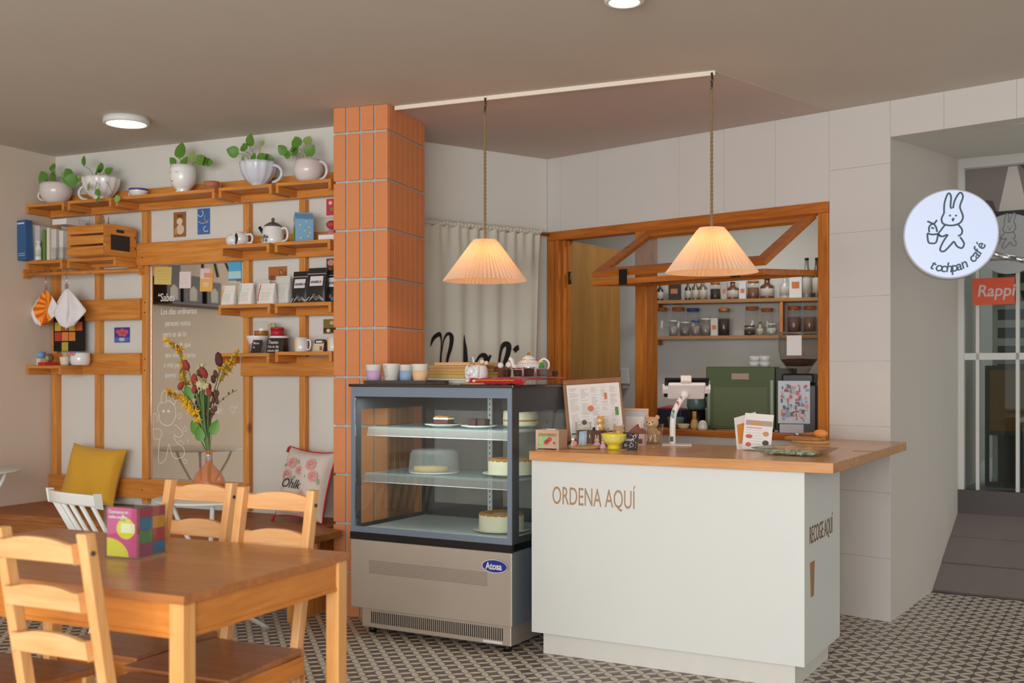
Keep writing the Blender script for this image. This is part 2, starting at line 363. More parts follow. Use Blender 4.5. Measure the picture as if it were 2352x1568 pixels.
for k, (a, b) in enumerate([(0.0, 0.255), (0.265, 0.525), (0.535, 0.80)]):
    for q in range(3):
        t = MB().box(q*1.0+0.001, q*1.0+0.998, a, b, 0.0, 0.012+0.004*(k % 2)).build('stone_slab', M_stone, rb); t.location = (0, 0.95, 0.0); t.rotation_euler = (sl, 0, 0)
# ------------------------------------------------------------------ brick column
M_br = mat('terracotta_brick', (216, 138, 88), 0.8, noise=0.07, nscale=30, bump=0.12)
M_mort = mat('grey_mortar', (188, 178, 166), 0.9, noise=0.06, nscale=40, bump=0.15)
cw, cd, PZ, Z0 = 0.308, 0.478, 0.252, 2.495
col = MB().box(0.008, cw-0.008, 0.008, cd-0.004, 0, CH-0.001).build('wall_column', M_mort); place(col, CO); struct(col, 'square column clad in upright terracotta bricks')
def bricks(n, wid, gap, mk):
    full = {}
    for r in range(11):
        z1 = CH-0.001 if r == 0 else Z0-(r-1)*PZ-0.0065; z0 = Z0-r*PZ+0.0065; z0 = max(z0, 0.0)
        if z1-z0 < 0.01: continue
        for k in range(n):
            key = (round(z1-z0, 3),)
            if key not in full:
                full[key] = MB().box(0, wid, 0, 0.012, 0, z1-z0).mesh('brick', M_br)
            o = obj_of('brick', full[key], col); mk(o, k, z0)
            md = o.modifiers.new('edge', 'BEVEL'); md.width = 0.0022; md.segments = 1
fw_ = (cw-3*0.011)/4
def front(o, k, z): o.location = (k*(fw_+0.011), -0.002-random.random()*0.001, z)
bricks(4, fw_, 0.011, front)
sp_ = (cd-0.012)/7
def rside(o, k, z): o.location = (cw+0.002, 0.0125+k*sp_, z); o.rotation_euler = (0, 0, math.pi/2)
bricks(7, sp_-0.0035, 0.004, rside)
def lside(o, k, z): o.location = (-0.002, 0.012+(k+1)*sp_-0.001, z); o.rotation_euler = (0, 0, -math.pi/2)
bricks(7, sp_-0.004, 0.004, lside)
# ------------------------------------------------------------------ wall rack of posts and rails, shelves, bench
rk = thing('wall_rack', 'honey pine rack of posts and rails fixed to the white wall', 'rack', SH, 0, 0, 0)
for u0, u1, z0, z1 in [(.009, .05, .46, 2.23), (.369, .41, .46, 2.23), (.75, .79, .46, 2.23), (1.509, 1.551, .46, 2.23), (1.90, 1.941, .46, 2.23)]:
    MB().box(u0, u1, -0.04, -0.001, z0, z1).build('post', M_wz, rk, bev=0.002)
for u0, u1, z0, z1 in [(.004, 2.30, 2.233, 2.363), (.004, .748, 1.905, 2.038), (.75, 2.30, 1.903, 2.038), (.004, .752, 1.577, 1.706), (.004, .752, 1.246, 1.375), (1.509, 2.30, 1.575, 1.705), (1.509, 2.30, 1.238, 1.345), (.004, 1.551, .50, .615)]:
    MB().box(u0, u1, -0.062, -0.0405, z0, z1).build('rail', M_wx, rk, bev=0.002)
for zc in (1.34, 1.27, 1.62, 1.68, 1.95, .55): MB().ball((0.775, -0.0635 if zc in (1.95, .55) else -.0415, zc), 0.004, 8, 5).build('screw_head', M_black, rk)
def shelf(u0, u1, z, label, yf=-0.235):
    t = thing('wall_shelf', label, 'shelf', SH, u0, -0.0625, z, 0, 'shelf boxes hung on the pine rack'); L = u1-u0; D = yf+0.0625
    MB().box(0, L, D, 0, -0.019, 0).build('shelf_board', M_wx, t, bev=0.0015)
    for a in (0, L-0.018): MB().box(a, a+0.018, D, 0, -0.056, -0.0192).build('side_board', M_wy, t, bev=0.0015)
    return t
R1 = 2.294
shelf(.004, .319, R1, 'short honey pine shelf in the top row, beside the left wall'); shelf(.349, .697, R1, 'top row pine shelf under the big white fluted cup at the left')
shelf(.731, 1.464, R1, 'long top row pine shelf under the white face planter'); shelf(1.494, 1.857, R1, 'top row pine shelf under the bluish fluted cup'); shelf(1.885, 2.245, R1, 'top row pine shelf next to the brick column')
shelf(.004, .305, 1.944, 'short pine shelf holding the row of books'); shelf(.345, .73, 1.944, 'pine shelf under the wooden crate')
R2, R3, R4, RL = 1.971, 1.637, 1.366, 1.301
shelf(1.505, 1.841, R2, 'second row pine shelf under the white kettle'); shelf(1.878, 2.24, R2, 'second row pine shelf under the blue house shaped tin')
shelf(1.492, 1.847, R3, 'third row pine shelf under the white coffee bags'); shelf(1.878, 2.246, R3, 'third row pine shelf under the black coffee bags')
shelf(1.489, 1.841, R4, 'lowest pine shelf under the two chalk labels'); shelf(1.881, 2.249, R4+0.006, 'lowest pine shelf under the orange striped mugs')
shelf(.004, .29, RL, 'low pine shelf by the left wall under the red box')
# bench along the wall
bn = thing('bench', 'long brown wooden bench along the shelf wall', 'bench', SH, 0.004, 0, 0)
M_bn = wood('bench_wood', (142, 84, 40), (172, 108, 58), 'x', 0.5)
MB().prism([(0, -.65), (2.42, -.65), (2.42, -.40), (2.285, -.34), (2.285, -.004), (0, -.004)], .415, .45).build('seat', M_bn, bn, bev=0.004)
MB().box(0.02, 2.42, -0.62, -0.595, 0.30, 0.4145).build('apron', M_bn, bn)
for x in (0.02, 1.2, 2.22): MB().box(x, x+0.04, -0.594, -0.02, 0.0, 0.4145).build('support', M_wz, bn)

# ------------------------------------------------------------------ kitchen hatch frame, folding sash, door
k1 = bpy.data.objects.new('window_1', None); C.objects.link(k1); place(k1, KW); struct(k1, 'honey wood kitchen hatch frame with folded up sash')
def kbox(name, m, *b, bev=0.003, par=None): return MB().box(*b).build(name, m, par or k1, bev=bev)
kbox('head_casing', M_kx, .018, 1.95, -.018, .0, 2.098, 2.155); kbox('head', M_kx, .045, 1.905, .0005, .12, 2.105, 2.154)
kbox('jamb_casing', M_kz, .018, .066, -.018, 0.0, 0, 2.0975); kbox('jamb', M_kz, .067, .10, -.008, .118, 0, 2.104); kbox('stop', M_kz, .1005, .118, .03, .118, 0, 2.104)
kbox('post', M_kz, .716, .80, -.03, .085, 0.0, 2.0975); kbox('jamb', M_kz, 1.893, 1.95, -.018, .118, .80, 2.0975)
kbox('sill', M_kx, .8005, 1.8925, -.02, .16, .893, .926)
def sash(hinge, tip, u0, u1, name):
    o = bpy.data.objects.new(name, None)
    a = Vector((0, hinge[0], hinge[1])); b = Vector((0, tip[0], tip[1])); L = (b-a).length; ang = math.atan2(b.z-a.z, b.y-a.y)
    m = MB(); fw, ft = 0.062, 0.03
    m.box(u0, u1, 0, fw, -ft/2, ft/2); m.box(u0, u1, L-fw, L, -ft/2, ft/2); m.box(u0, u0+fw, fw, L-fw, -ft/2, ft/2); m.box(u1-fw, u1, fw, L-fw, -ft/2, ft/2)
    o = m.build(name, M_kx, k1, bev=0.002); o.location = a; o.rotation_euler = (ang, 0, 0)
    p = MB().box(u0+fw, u1-fw, fw, L-fw, -0.002, 0.002).build('pane', M_glass, o); return o, L
s1, L1 = sash((-0.02, 2.085), (-0.547, 1.80), .80, 1.885, 'sash'); s2, L2 = sash((-0.555, 1.755), (0.0, 1.785), .80, 1.885, 'sash')
for u in (1.0, 1.7): MB().box(u, u+0.05, -0.566, -0.560, 1.735, 1.82).build('hinge', M_black, k1)
dr = bpy.data.objects.new('door_1', None); C.objects.link(dr); place(dr, KW, .13, .075); dr.rotation_euler = (0, 0, math.radians(55.5)); struct(dr, 'yellowish plywood kitchen door standing open')
M_ply = wood('plywood', (140, 98, 40), (162, 116, 54), 'z', 0.5, 0.5, knots=False)
MB().box(0.0, 0.655, 0.0, 0.036, 0.01, 2.10).build('leaf', M_ply, dr, bev=0.002)
MB().box(-0.012, -0.0005, 0.0, 0.036, 0.01, 2.10).build('edge_band', M_kz, dr)
for z in (1.86, 1.0): MB().cyl(0.007, z-0.04, z+0.04, 10, (-0.020, -0.012)).box(-0.032, -0.012, -0.008, -0.002, z-0.04, z+0.04).build('hinge', mat('old_bronze', (96, 82, 58), 0.4, metal=0.7), dr)
# kitchen shell
M_kwall = mat('kitchen_plaster', (206, 204, 198), 0.7, noise=0.02, nscale=5)
wall('wall_kitchen', KB, -3.2, 1.5, 0.0, 0.1, 0, CH, M_kwall);
wall('wall_kitchen_left', KB, -2.0, -1.9, -2.2, -0.001, 0, CH, M_kwall)
kc = thing('kitchen_counter', 'kitchen counter behind the hatch', 'counter', KW, .78, .165, 0)
MB().box(0, 1.18, 0.012, 0.60, 0.0, 0.862).build('body', M_white, kc); MB().box(-0.02, 1.20, 0.0, 0.62, 0.8625, 0.892).build('worktop', mat('grey_worktop', (150, 148, 144), 0.4), kc)
area('kitchen_fill_light', KB.w(0.1, -0.9, 2.58), (0, 0, 0), 0.9, 0.25, 9, (1.0, 0.97, 0.92))  # unseen area light added to brighten the dim kitchen

# ------------------------------------------------------------------ counter
co = thing('service_counter', 'white service counter with a honey wood top', 'counter', CT, 0, 0, 0)
MB().box(.064, 1.285, .068, .66, .10, .870).build('body', M_white, co, bev=0.002)
MB().box(.10, 1.235, .115, .655, 0.0, .0995).build('plinth', mat('scuffed_white', (222, 219, 212), 0.5, noise=0.05, nscale=8), co)
M_top = wood('counter_wood', (196, 130, 70), (224, 164, 104), 'x', 0.28, 0.8, 0.5, 0.3, knots=False)
kx = 1.41
def on_wall(u): # y in the counter frame where the hatch wall stands, for local x = u
    a = CT.loc(*KW.w(0, -0.003)[:2]); b = CT.loc(*KW.w(2.28, -0.003)[:2]); return a[1]+(u-a[0])/(b[0]-a[0])*(b[1]-a[1])
MB().prism([(.071, .032), (1.405, .032), (1.42, on_wall(1.42)-0.002), (.98, on_wall(.98)-0.012), (.98, .819), (.071, .819)], .871, .912).build('worktop', M_top, co, bev=0.002)
M_gold = mat('tan_lettering', (176, 140, 104), 0.6)
a = CT.hy(1268, 1154, .068); b = CT.hy(1458, 1163, .068)
tt = text('ORDENA AQUÍ', 0.112, M_gold, co, a[0], .0672, a[1]-0.004, sx=0.58, name='lettering')
tt.scale.x = (b[0]-a[0])/max(tt.dimensions.x, 1e-3) if tt.dimensions.x else 1
t2 = text('RECOGE AQUÍ', 0.10, mat('brown_lettering', (120, 92, 62), 0.6), co, 1.2858, .14, .575, sx=0.58, rz=math.pi/2)
M_tan = mat('tan_icon', (170, 128, 86), 0.6)
MB().prism([(.148, .50), (.222, .50), (.208, .36), (.162, .36)], 1.2853, 1.2865, 'yz').build('cup_icon', M_tan, co)

# ------------------------------------------------------------------ cake display case
ca = thing('cake_display_case', 'steel and glass refrigerated cake case beside the brick column', 'display case', CT, -.895, 0, 0)
W, D = .895, .66
M_case = mat('case_grey', (104, 110, 116), 0.4); M_caseb = mat('case_dark', (58, 58, 62), 0.35); M_frit = mat('blue_grey_border', (122, 134, 150), 0.25)
MB().box(0.045, W-0.02, .03, D-.03, .03, .126).build('base', M_steel, ca, bev=0.003)
for x in (.08, W-.06):
    for y in (.07, D-.08): MB().cyl(.02, 0, .0295, 12, (x, y)).build('foot', M_black, ca)
MB().box(0.0, W, 0.0, .012, .127, .4555).build('front_panel', M_steel, ca, bev=0.002)
MB().box(0.0, .012, .0125, D, .127, .4555).box(W-.012, W, .0125, D, .127, .4555).box(.012, W-.012, D-.012, D, .127, .4555).build('side_panels', M_case, ca)
MB().box(-0.002, W+.002, -.004, .02, .456, .490).build('black_strip', M_black, ca)
gr = MB()
for i in range(92):
    for j in range(9): gr.box(.11+i*.0072, .11+i*.0072+.0036, -.0008, .0004, .298+j*.0072, .298+j*.0072+.0036)
gr.build('perforated_vent', mat('vent_shadow', (120, 110, 102), .6), ca)
gr = MB()
for i in range(66): gr.box(.10+i*.0112, .10+i*.0112+.005, .0288, .0302, .052, .108)
gr.build('slot_vent', M_ink, ca)
MB().box(.73, .83, .0285, .0301, .036, .047).build('sticker', M_paper, ca)
bd = MB().prism(arc(0, 0, .066, .030, 0, 360, 28)[:-1], -.0045, -.0001, 'xz').build('badge', mat('badge_blue', (44, 54, 150), 0.3), ca); ax, az = CT.hy(1137, 1300, 0); bd.location = (ax+.895, 0, az)
rim = MB().ribbon(arc(0, 0, .065, .029, 0, 360, 28)[:-1], .003, lambda x, z: (x, -.0049, z), True).build('badge_rim', M_paper, bd)
text('Atosa', .043, M_paper, bd, -.046, -.0052, -.014, sx=0.82, bold=0.0012)
# glass body
zb, zt_ = .4905, 1.190
fr_ = MB()   # front border round the pane
fr_.box(0.0, W, .001, .0065, 1.144, zt_); fr_.box(0, .022, .001, .0065, zb, 1.144); fr_.box(W-.022, W, .001, .0065, zb, 1.144); fr_.box(.022, W-.022, .001, .0065, zb, zb+.028)
fr_.build('front_border', M_frit, ca)
MB().box(.0225, W-.0225, .002, .006, zb+.0285, 1.1435).build('front_pane', M_glass, ca)
for x0, x1 in ((.001, .009), (W-.009, W-.001)):
    s = MB(); s.box(x0, x1, .0075, .07, zb, zt_); s.box(x0, x1, D-.05, D, zb, zt_); s.box(x0, x1, .07, D-.05, 1.08, zt_); s.box(x0, x1, .07, D-.05, zb, zb+.03)
    s.build('side_border', M_caseb, ca)
    MB().box((x0+x1)/2-.002, (x0+x1)/2+.002, .0702, D-.0502, zb+.0302, 1.0798).build('side_pane', M_glass, ca)
for x in (.012, W-.018): MB().box(x, x+.006, .009, .017, zb, 1.149).build('corner_strip', M_chrome, ca)
MB().box(.010, W-.010, .008, D, 1.150, 1.190).build('canopy', M_caseb, ca); MB().box(-.010, W+.010, -.006, D+.01, 1.1905, 1.204).build('top_glass', mat('black_glass', (38, 36, 36), 0.08, spec=0.7), ca, bev=0.002)
bk = MB()
for x0, x1 in ((.012, .06), (.42, .48), (W-.06, W-.012)): bk.box(x0, x1, D-.03, D-.006, zb, 1.149)
bk.box(.012, W-.012, D-.03, D-.006, zb, zb+.08); bk.box(.012, W-.012, D-.03, D-.006, 1.06, 1.149); bk.build('back_door_frame', M_caseb, ca)
MB().box(.06, W-.06, D-.02, D-.016, zb+.08, 1.06).build('back_pane', milky('smoked_glass', (150, 150, 148), .55), ca)
MB().box(.012, W-.012, .02, D-.032, zb, zb+.012).build('deck', mat('deck_white', (224, 234, 232), 0.3), ca)
M_shelf = milky('shelf_glass', (196, 214, 210), .4)
SZ = []
for k, (py, yy) in enumerate(((1000, .10), (1110, .07))):
    z = CT.hy(1020, py-14, yy)[1]; SZ.append(z)
    MB().box(.03, W-.03, yy, D-.05, z-.006, z).build('shelf_pane', M_shelf, ca)
    MB().add([(.03, yy, z-.006), (W-.03, yy, z-.006), (W-.03, yy-.012, z-.040), (.03, yy-.012, z-.040)], [(0, 1, 2, 3)]).build('shelf_lip', milky('lip_plastic', (170, 166, 160), .32), ca, solid=.002)
    MB().tube([(.03, yy-.012, z-.04), (W-.03, yy-.012, z-.04)], .002, 6).build('lip_edge', M_paper, ca)
st = MB().box(.405, .43, D-.045, D-.0335, zb+.012, 1.14).build('shelf_standard', mat('standard_white', (214, 214, 210), 0.4), ca)
sl_ = MB()
for i in range(22): sl_.box(.415, .420, D-.0458, D-.0448, .53+i*.028, .542+i*.028)
sl_.build('standard_slots', M_ink, st)
led = bpy.data.lights.new('case_led', 'AREA'); led.shape = 'RECTANGLE'; led.size = .8; led.size_y = .03; led.energy = 3.2; led.color = (.92, .98, 1.0)
lo = bpy.data.objects.new('case_led', led); C.objects.link(lo); lo.location = CT.w(-.447, .06, 1.135); lo.rotation_euler = (0, 0, CT.a)

# ------------------------------------------------------------------ dining table and chairs
M_tx = wood('table_pine_x', (164, 98, 46), (190, 122, 64), 'x', 0.3, 1.0, 0.5, 0.25); M_tz = wood('table_pine_z', (212, 144, 76), (232, 172, 104), 'z', 0.4)
M_ta = wood('table_pine_apron', (196, 116, 44), (220, 142, 64), 'x', 0.4); M_tay = wood('table_pine_apron_y', (196, 116, 44), (220, 142, 64), 'y', 0.4)
tb = thing('dining_table', 'honey pine dining table in the foreground at left', 'table', TB, 0, 0, 0)
TL, TW, TZ = 1.18, .70, .74
plank = [0, .118, .235, .35, .47, .585, TW]
for a, b in zip(plank, plank[1:]): MB().box(-TL, 0, a+.0003, b-.0003, TZ-.021, TZ).build('top_plank', M_tx, tb, bev=0.001)
for x in (-TL+.006, -.05):
    for y in (.006, TW-.05): MB().box(x, x+.044, y, y+.044, 0, TZ-.0215).build('leg', M_tz, tb, bev=0.003)
for y in (.012, TW-.034):
    MB().box(-TL+.051, -.051, y, y+.02, TZ-.095, TZ-.0215).box(-TL+.051, -.051, y-.003, y+.023, TZ-.105, TZ-.094).build('apron', M_ta, tb)
for x in (-TL+.012, -.034): MB().box(x, x+.02, .051, TW-.051, TZ-.095, TZ-.0215).box(x-.003, x+.023, .051, TW-.051, TZ-.105, TZ-.094).build('apron', M_tay, tb)
M_cz = wood('chair_pine_z', (216, 152, 88), (236, 182, 122), 'z', 0.42); M_cx = wood('chair_pine_x', (216, 154, 94), (236, 184, 128), 'x', 0.42, knots=False)
M_cs = wood('chair_seat', (150, 92, 52), (176, 114, 70), 'x', 0.35, coat=0.2)
def make_chair(label):
    t = thing('dining_chair', label, 'chair', TB, 0, 0, 0, 0, 'pine chairs around the dining table')
    hw = .145
    for s in (-1, 1):      # raked back posts, origin at the middle of the seat back
        x0, x1 = (hw-.028, hw) if s > 0 else (-hw, -hw+.028)
        MB().prism([(.045, 0), (.075, 0), (.036, .45), (.118, .905), (.086, .905), (.003, .45)], x0, x1, 'yz').build('back_post', M_cz, t, bev=0.003)
        MB().box(s*.165-.017, s*.165+.017, -.350, -.316, 0, .4295).build('front_leg', M_cz, t, bev=0.003)
        MB().box(s*.16-.009, s*.16+.009, -.315, .002, .375, .4295).build('side_apron', M_tay, t)
        MB().box(s*.152-.008, s*.152+.008, -.315, .02, .20, .232).build('stretcher', M_tay, t)
        MB().ball((s*hw, .095, .86), .006, 8, 6).build('screw_plug', M_ink, t)
    for zt2 in (.893, .781, .669):
        h = .056; yy = .036+(zt2-h/2-.45)*.18; m = MB(); n = 12; v = []; 
        for i in range(n+1):
            u = -1+2*i/n; x = u*(hw-.0285); arch = .012*max(0, 1-abs(u)**2.6/0.55) if abs(u) < .8 else 0; dy = -.008*(1-u*u)
            for (zz, e) in ((zt2-h, -.006), (zt2-.012+arch, -.006), (zt2-.012+arch, .012), (zt2-h, .012)): v.append((x, yy+e+dy*0+(zz-zt2)*.18+.008, zz))
        f = [(4*i+k, 4*i+(k+1) % 4, 4*i+4+(k+1) % 4, 4*i+4+k) for i in range(n) for k in range(4)]+[(0, 1, 2, 3), (4*n+3, 4*n+2, 4*n+1, 4*n)]
        m.add(v, f).build('back_slat', M_cx, t, bev=0.002)
    MB().prism([(-.185, -.36), (.185, -.36), (.165, .0), (-.165, .0)], .43, .45).build('seat', M_cs, t, bev=0.006)
    MB().box(-.147, .147, -.343, -.323, .375, .4295).build('front_apron', M_ta, t)
    return t
ch = make_chair('pine chair tucked under the far side, nearest the brick column')
def at_top(px, py, z=.905):    # plan position of a back top seen at a pixel
    dd = F_PX*(HC-z)/(py-HY); return ((px-CX)/F_PX*dd, dd)
def set_chair(o, px, py, rot):  # centre of the back's top edge
    x, y = at_top(px, py); o.rotation_euler = (0, 0, math.radians(rot)); r = math.radians(rot)
    lx, ly = 0, .10; o.location = (x-(math.cos(r)*lx-math.sin(r)*ly), y-(math.sin(r)*lx+math.cos(r)*ly), 0)
set_chair(ch, 637, 1121, -25)
c2 = copy_thing(ch, 'pine chair at the far side of the table behind the menu cube'); set_chair(c2, 461, 1104, -27)
c3 = copy_thing(ch, 'nearest pine chair, its ladder back turned to the camera'); set_chair(c3, 100, 1216, 155)
c4 = copy_thing(ch, 'pine chair at the left edge of view, only its seat front showing'); c4.rotation_euler = c3.rotation_euler; c4.location = (c3.location[0]-.44, c3.location[1]+.205, 0)

# ------------------------------------------------------------------ pendants, ceiling lamps
M_shade = bpy.data.materials.new('pleated_paper'); M_shade.use_nodes = True
n = M_shade.node_tree.nodes; L = M_shade.node_tree.links; b = n['Principled BSDF']; b.inputs['Base Color'].default_value = lin((240, 222, 202)); b.inputs['Roughness'].default_value = 0.8
tl = n.new('ShaderNodeBsdfTranslucent'); tl.inputs[0].default_value = lin((255, 226, 178)); mx = n.new('ShaderNodeMixShader'); mx.inputs[0].default_value = 0.32
L.new(b.outputs[0], mx.inputs[1]); L.new(tl.outputs[0], mx.inputs[2]); L.new(mx.outputs[0], n['Material Output'].inputs[0])
M_rope = mat('jute_rope', (150, 124, 92), 0.9, noise=0.2, nscale=120, bump=0.4); M_bulb = mat('bulb_glow', (255, 220, 160), 0.3, emit=(255, 196, 110), estr=14)
def strip_pt(px):
    t = (px-CX)/F_PX; den = (S1[0]-S0[0])-t*(S1[1]-S0[1]); k = (t*S0[1]-S0[0])/den; return (S0[0]+k*(S1[0]-S0[0]), S0[1]+k*(S1[1]-S0[1]))
def pendant(px, label):
    x, y = strip_pt(px); t = thing('pendant_lamp', label, 'lamp', None, x+nn.x*.02, y+nn.y*.02, 0, 0, 'pleated paper pendants over the counter')
    zt, zb = 1.908, 1.712; NP = 60; v = []; f = []
    rings = [(.056, zt+.007), (.060, zt), (.064, zt-.004)]+[(.064+.139*i/5, zt-.004-(zt-.004-zb)*i/5) for i in range(1, 6)]
    for k, (r, z) in enumerate(rings):
        for i in range(2*NP):
            a = math.pi*i/NP; amp = .0035+.011*k/7; rr = r+amp*(1 if i % 2 else -1)*.5; v.append((rr*math.cos(a), rr*math.sin(a), z))
    for k in range(len(rings)-1):
        for i in range(2*NP): j = (i+1) % (2*NP); f.append((k*2*NP+i, k*2*NP+j, (k+1)*2*NP+j, (k+1)*2*NP+i))
    MB().add(v, f, False).build('shade', M_shade, t)
    rp = MB()
    for q in (0, math.pi): rp.tube([(.0035*math.cos(q+i*.9), .0035*math.sin(q+i*.9), zt-.03+(CH-.03-zt)*i/130) for i in range(131)], .0042, 5)
    rp.build('rope', M_rope, t)
    MB().tube([(-nn.x*.014, -nn.y*.014, CH-.012), (0, 0, CH-.014), (.004, 0, CH-.045), (0, 0, CH-.062)], .005, 8).tube([(0, 0, CH-.05), (0, .008, CH-.075), (0, 0, CH-.095), (0, -.008, CH-.07)], .0045, 6, True).build('hook', mat('old_bronze', (96, 82, 58), 0.4, metal=0.7), t)
    MB().cyl(.019, zt-.075, zt-.03, 14).build('socket', M_black, t)
    MB().lathe([(0, zt-.172), (.016, zt-.168), (.028, zt-.150), (.030, zt-.132), (.022, zt-.105), (.014, zt-.0755)], 16).build('bulb', glass('amber_bulb', (255, 220, 160), 1.2), t)
    MB().tube([(.008*math.cos(i*2.1), .008*math.sin(i*2.1), zt-.155+.0022*i) for i in range(28)], .0012, 5).build('filament', mat('filament', (255, 220, 150), 0.3, emit=(255, 190, 96), estr=60), t)
    p = bpy.data.lights.new('pendant_glow', 'POINT'); p.energy = 1.15; p.color = (1.0, .66, .32); p.shadow_soft_size = .03; o = bpy.data.objects.new('pendant_glow', p); C.objects.link(o); o.parent = t; o.location = (0, 0, zt-.10)
    return t
pendant(1118, 'pleated pendant lamp hanging above the cake case, in front of the curtain'); pendant(1637, 'pleated pendant lamp hanging above the counter, before the kitchen hatch')
def disc_lamp(x, y, r, label, pw):
    t = thing('ceiling_lamp', label, 'lamp', None, x, y, 0, 0, 'round surface ceiling lamps')
    MB().lathe([(r, -.001), (r, -.032), (r-.006, -.036), (r-.016, -.036), (r-.018, -.030)], 40, (0, 0, CH)).build('housing', M_white, t)
    MB().cyl(r-.018, CH-.033, CH-.029, 36).build('diffuser', mat('lamp_diffuser', (255, 255, 250), 0.5, emit=(255, 250, 240), estr=5.0), t)
disc_lamp(-2.078, 5.97, .12, 'round white ceiling lamp above the shelf wall', 3); disc_lamp(.405, 4.0, .072, 'small round ceiling lamp at the top edge of the view', 2)
# ------------------------------------------------------------------ things on and around the shelf wall
def it(name, label, cat, px, z, y=-.14, rot=0, group=None, fr=SH, py=None):   # a thing standing at height z where the photo shows column px
    o = fr.loc(0, 0); d = fr.dl((px-CX)/F_PX, 1.0); t = (y-o[1])/d[1]; u = o[0]+d[0]*t
    th = thing(name, label, cat, fr, u, y, z, rot, group); th['k'] = t/F_PX; return th
def K(t): return t['k']
M_cer = mat('white_ceramic', (232, 230, 228), 0.18, spec=0.6); M_cerp = mat('blush_ceramic', (224, 212, 208), 0.2, spec=0.6); M_cerb = mat('bluish_ceramic', (214, 218, 228), 0.2, spec=0.6)
M_soil = mat('soil', (58, 42, 30), 0.95); M_leaf = mat('pothos_leaf', (92, 138, 50), 0.45, noise=0.35, nscale=25); M_leaf2 = mat('pothos_leaf_pale', (140, 168, 90), 0.5, noise=0.3, nscale=30); M_stem = mat('plant_stem', (116, 140, 70), 0.6)
def leaf_mesh(m):
    pr = [(0, 0.02), (.12, .10), (.30, .16), (.44, .34), (.46, .55), (.36, .78), (.16, .95), (0, 1.05)]
    v = []; n = len(pr)
    for x, z in pr: v.append((0, .04*math.sin(z*3)-.0, z*0.98)); v.append((x, -.10*x-.05*z*z, z-.12*x)); v.append((-x, -.10*x-.05*z*z, z-.12*x))
    f = []
    for i in range(n-1): f += [(3*i, 3*i+1, 3*i+4, 3*i+3), (3*i, 3*i+3, 3*i+5, 3*i+2)]
    me = MB().add(v, f, True).mesh('leaf', m); return me
LEAF = leaf_mesh(M_leaf); LEAF2 = leaf_mesh(M_leaf2)
def leaves(t, fr, pts, rim, ty):
    inv = t.location
    for i, q in enumerate(pts):
        px, py, s = q[:3]; ang = q[3] if len(q) > 3 else random.uniform(-60, 60); dy = random.uniform(-.03, .03) if len(q) < 5 else q[4]
        u, z = fr.hy(px, py, ty+dy); x = u-t['u']; zz = z-t.location.z; sz = s*1.5*t['k']
        o = obj_of('leaf', LEAF2 if i % 4 == 3 else LEAF, t); o.scale = (sz, sz, sz); o.location = (x, dy, zz-sz*.45); o.rotation_euler = (random.uniform(-.5, .3), math.radians(ang), random.uniform(-.35, .35))
        st = Vector((x*.25, dy*.3, rim)); e = Vector((x, dy, zz-sz*.45)); mid = (st+e)/2+Vector((0, 0, .025))
        MB().tube(smooth_line([tuple(st), tuple(mid), tuple(e)], 5), .0016, 5).build('stem', M_stem, t)
def pot(px, label, m, prof, ripple=0, rn=0, handle=0, lf=None, hz0=.03, hz1=.1, hr=.1, y=-.165, soil=.6, z=R1, name='potted_pothos', cat='potted plant'):
    t = it(name, label, cat, px, z, y); t['u'] = SH.hy(px, 500, y)[0]
    MB().lathe(prof, 60 if rn else 36, ripple=ripple, rn=rn).build('pot', m, t)
    if handle:
        r0 = prof[2][0]; pts = []
        for i in range(13):
            a = math.pi*(-.5+i/12); pts.append((handle*(hr*.78+math.cos(a)*hr*.5), 0, (hz0+hz1)/2+math.sin(a)*(hz1-hz0)/2))
        MB().tube(pts, .0085, 8).build('handle', m, t)
    rim = max(p[1] for p in prof)
    if lf:
        MB().cyl(prof[-1][0]*.9, rim*.80, rim*.86, 24).build('soil', M_soil, t); leaves(t, SH, lf, rim*.85, y)
    return t
def cup_prof(rt, rb, h, bulge=0.0, foot=0.0):
    p = [(rb*.9, 0)]
    if foot: p += [(rb, .004), (rb*.82, foot*.5), (rb*.86, foot)]
    for i in range(1, 9):
        q = i/8; p.append((rb+(rt-rb)*q**.75+bulge*math.sin(math.pi*q), foot+(h-foot)*q))
    p += [(p[-1][0]-.006, h-.001), (p[-1][0]-.010, h*.8)]
    return p
pot(128, 'round blush ceramic mug planter in the left corner of the top shelf', M_cerp, cup_prof(.088, .052, .128, .02), handle=-1, hr=.115, hz0=.03, hz1=.095, lf=[(106,407,22,-30),(120,404,16,30),(117,384,14,10),(141,398,14,50),(108,414,14,-70),(125,408,12,-20)])
pot(232, 'large white fluted cup planter with trailing stems', M_cer, cup_prof(.112, .05, .135, .012, .012), ripple=.03, rn=12, handle=-1, hr=.14, hz0=.012, hz1=.10, lf=[(165,397,20,-40),(178,402,22,-80),(192,371,16,20),(186,410,16,-50),(230,386,18,-10),(241,389,14,50),(222,391,14,-40),(200,421,12,100,-.13),(219,427,12,140,-.13),(227,441,12,170,-.13),(170,406,14,-60),(262,447,12,100,-.12)])
pot(420, 'white planter shaped like a calm face', M_cer, [(.042, 0), (.046, .004), (.036, .018), (.05, .03), (.068, .055), (.074, .09), (.074, .13), (.072, .16), (.066, .159), (.064, .13)], lf=[(412,348,26,5),(405,369,16,-40),(418,372,18,20),(437,360,18,30),(450,362,18,60),(462,364,16,70),(471,364,14,90)])
pot(593, 'bluish white fluted cup planter with its handle to the right', M_cerb, cup_prof(.102, .042, .137, .012, .012), ripple=.03, rn=12, handle=1, hr=.125, hz0=.02, hz1=.115, lf=[(550,340,20,-70),(573,324,20,20),(562,337,16,-20),(560,360,16,-60),(566,364,18,-100),(590,357,18,60),(601,354,18,80),(598,328,10,30),(580,362,14,10)])
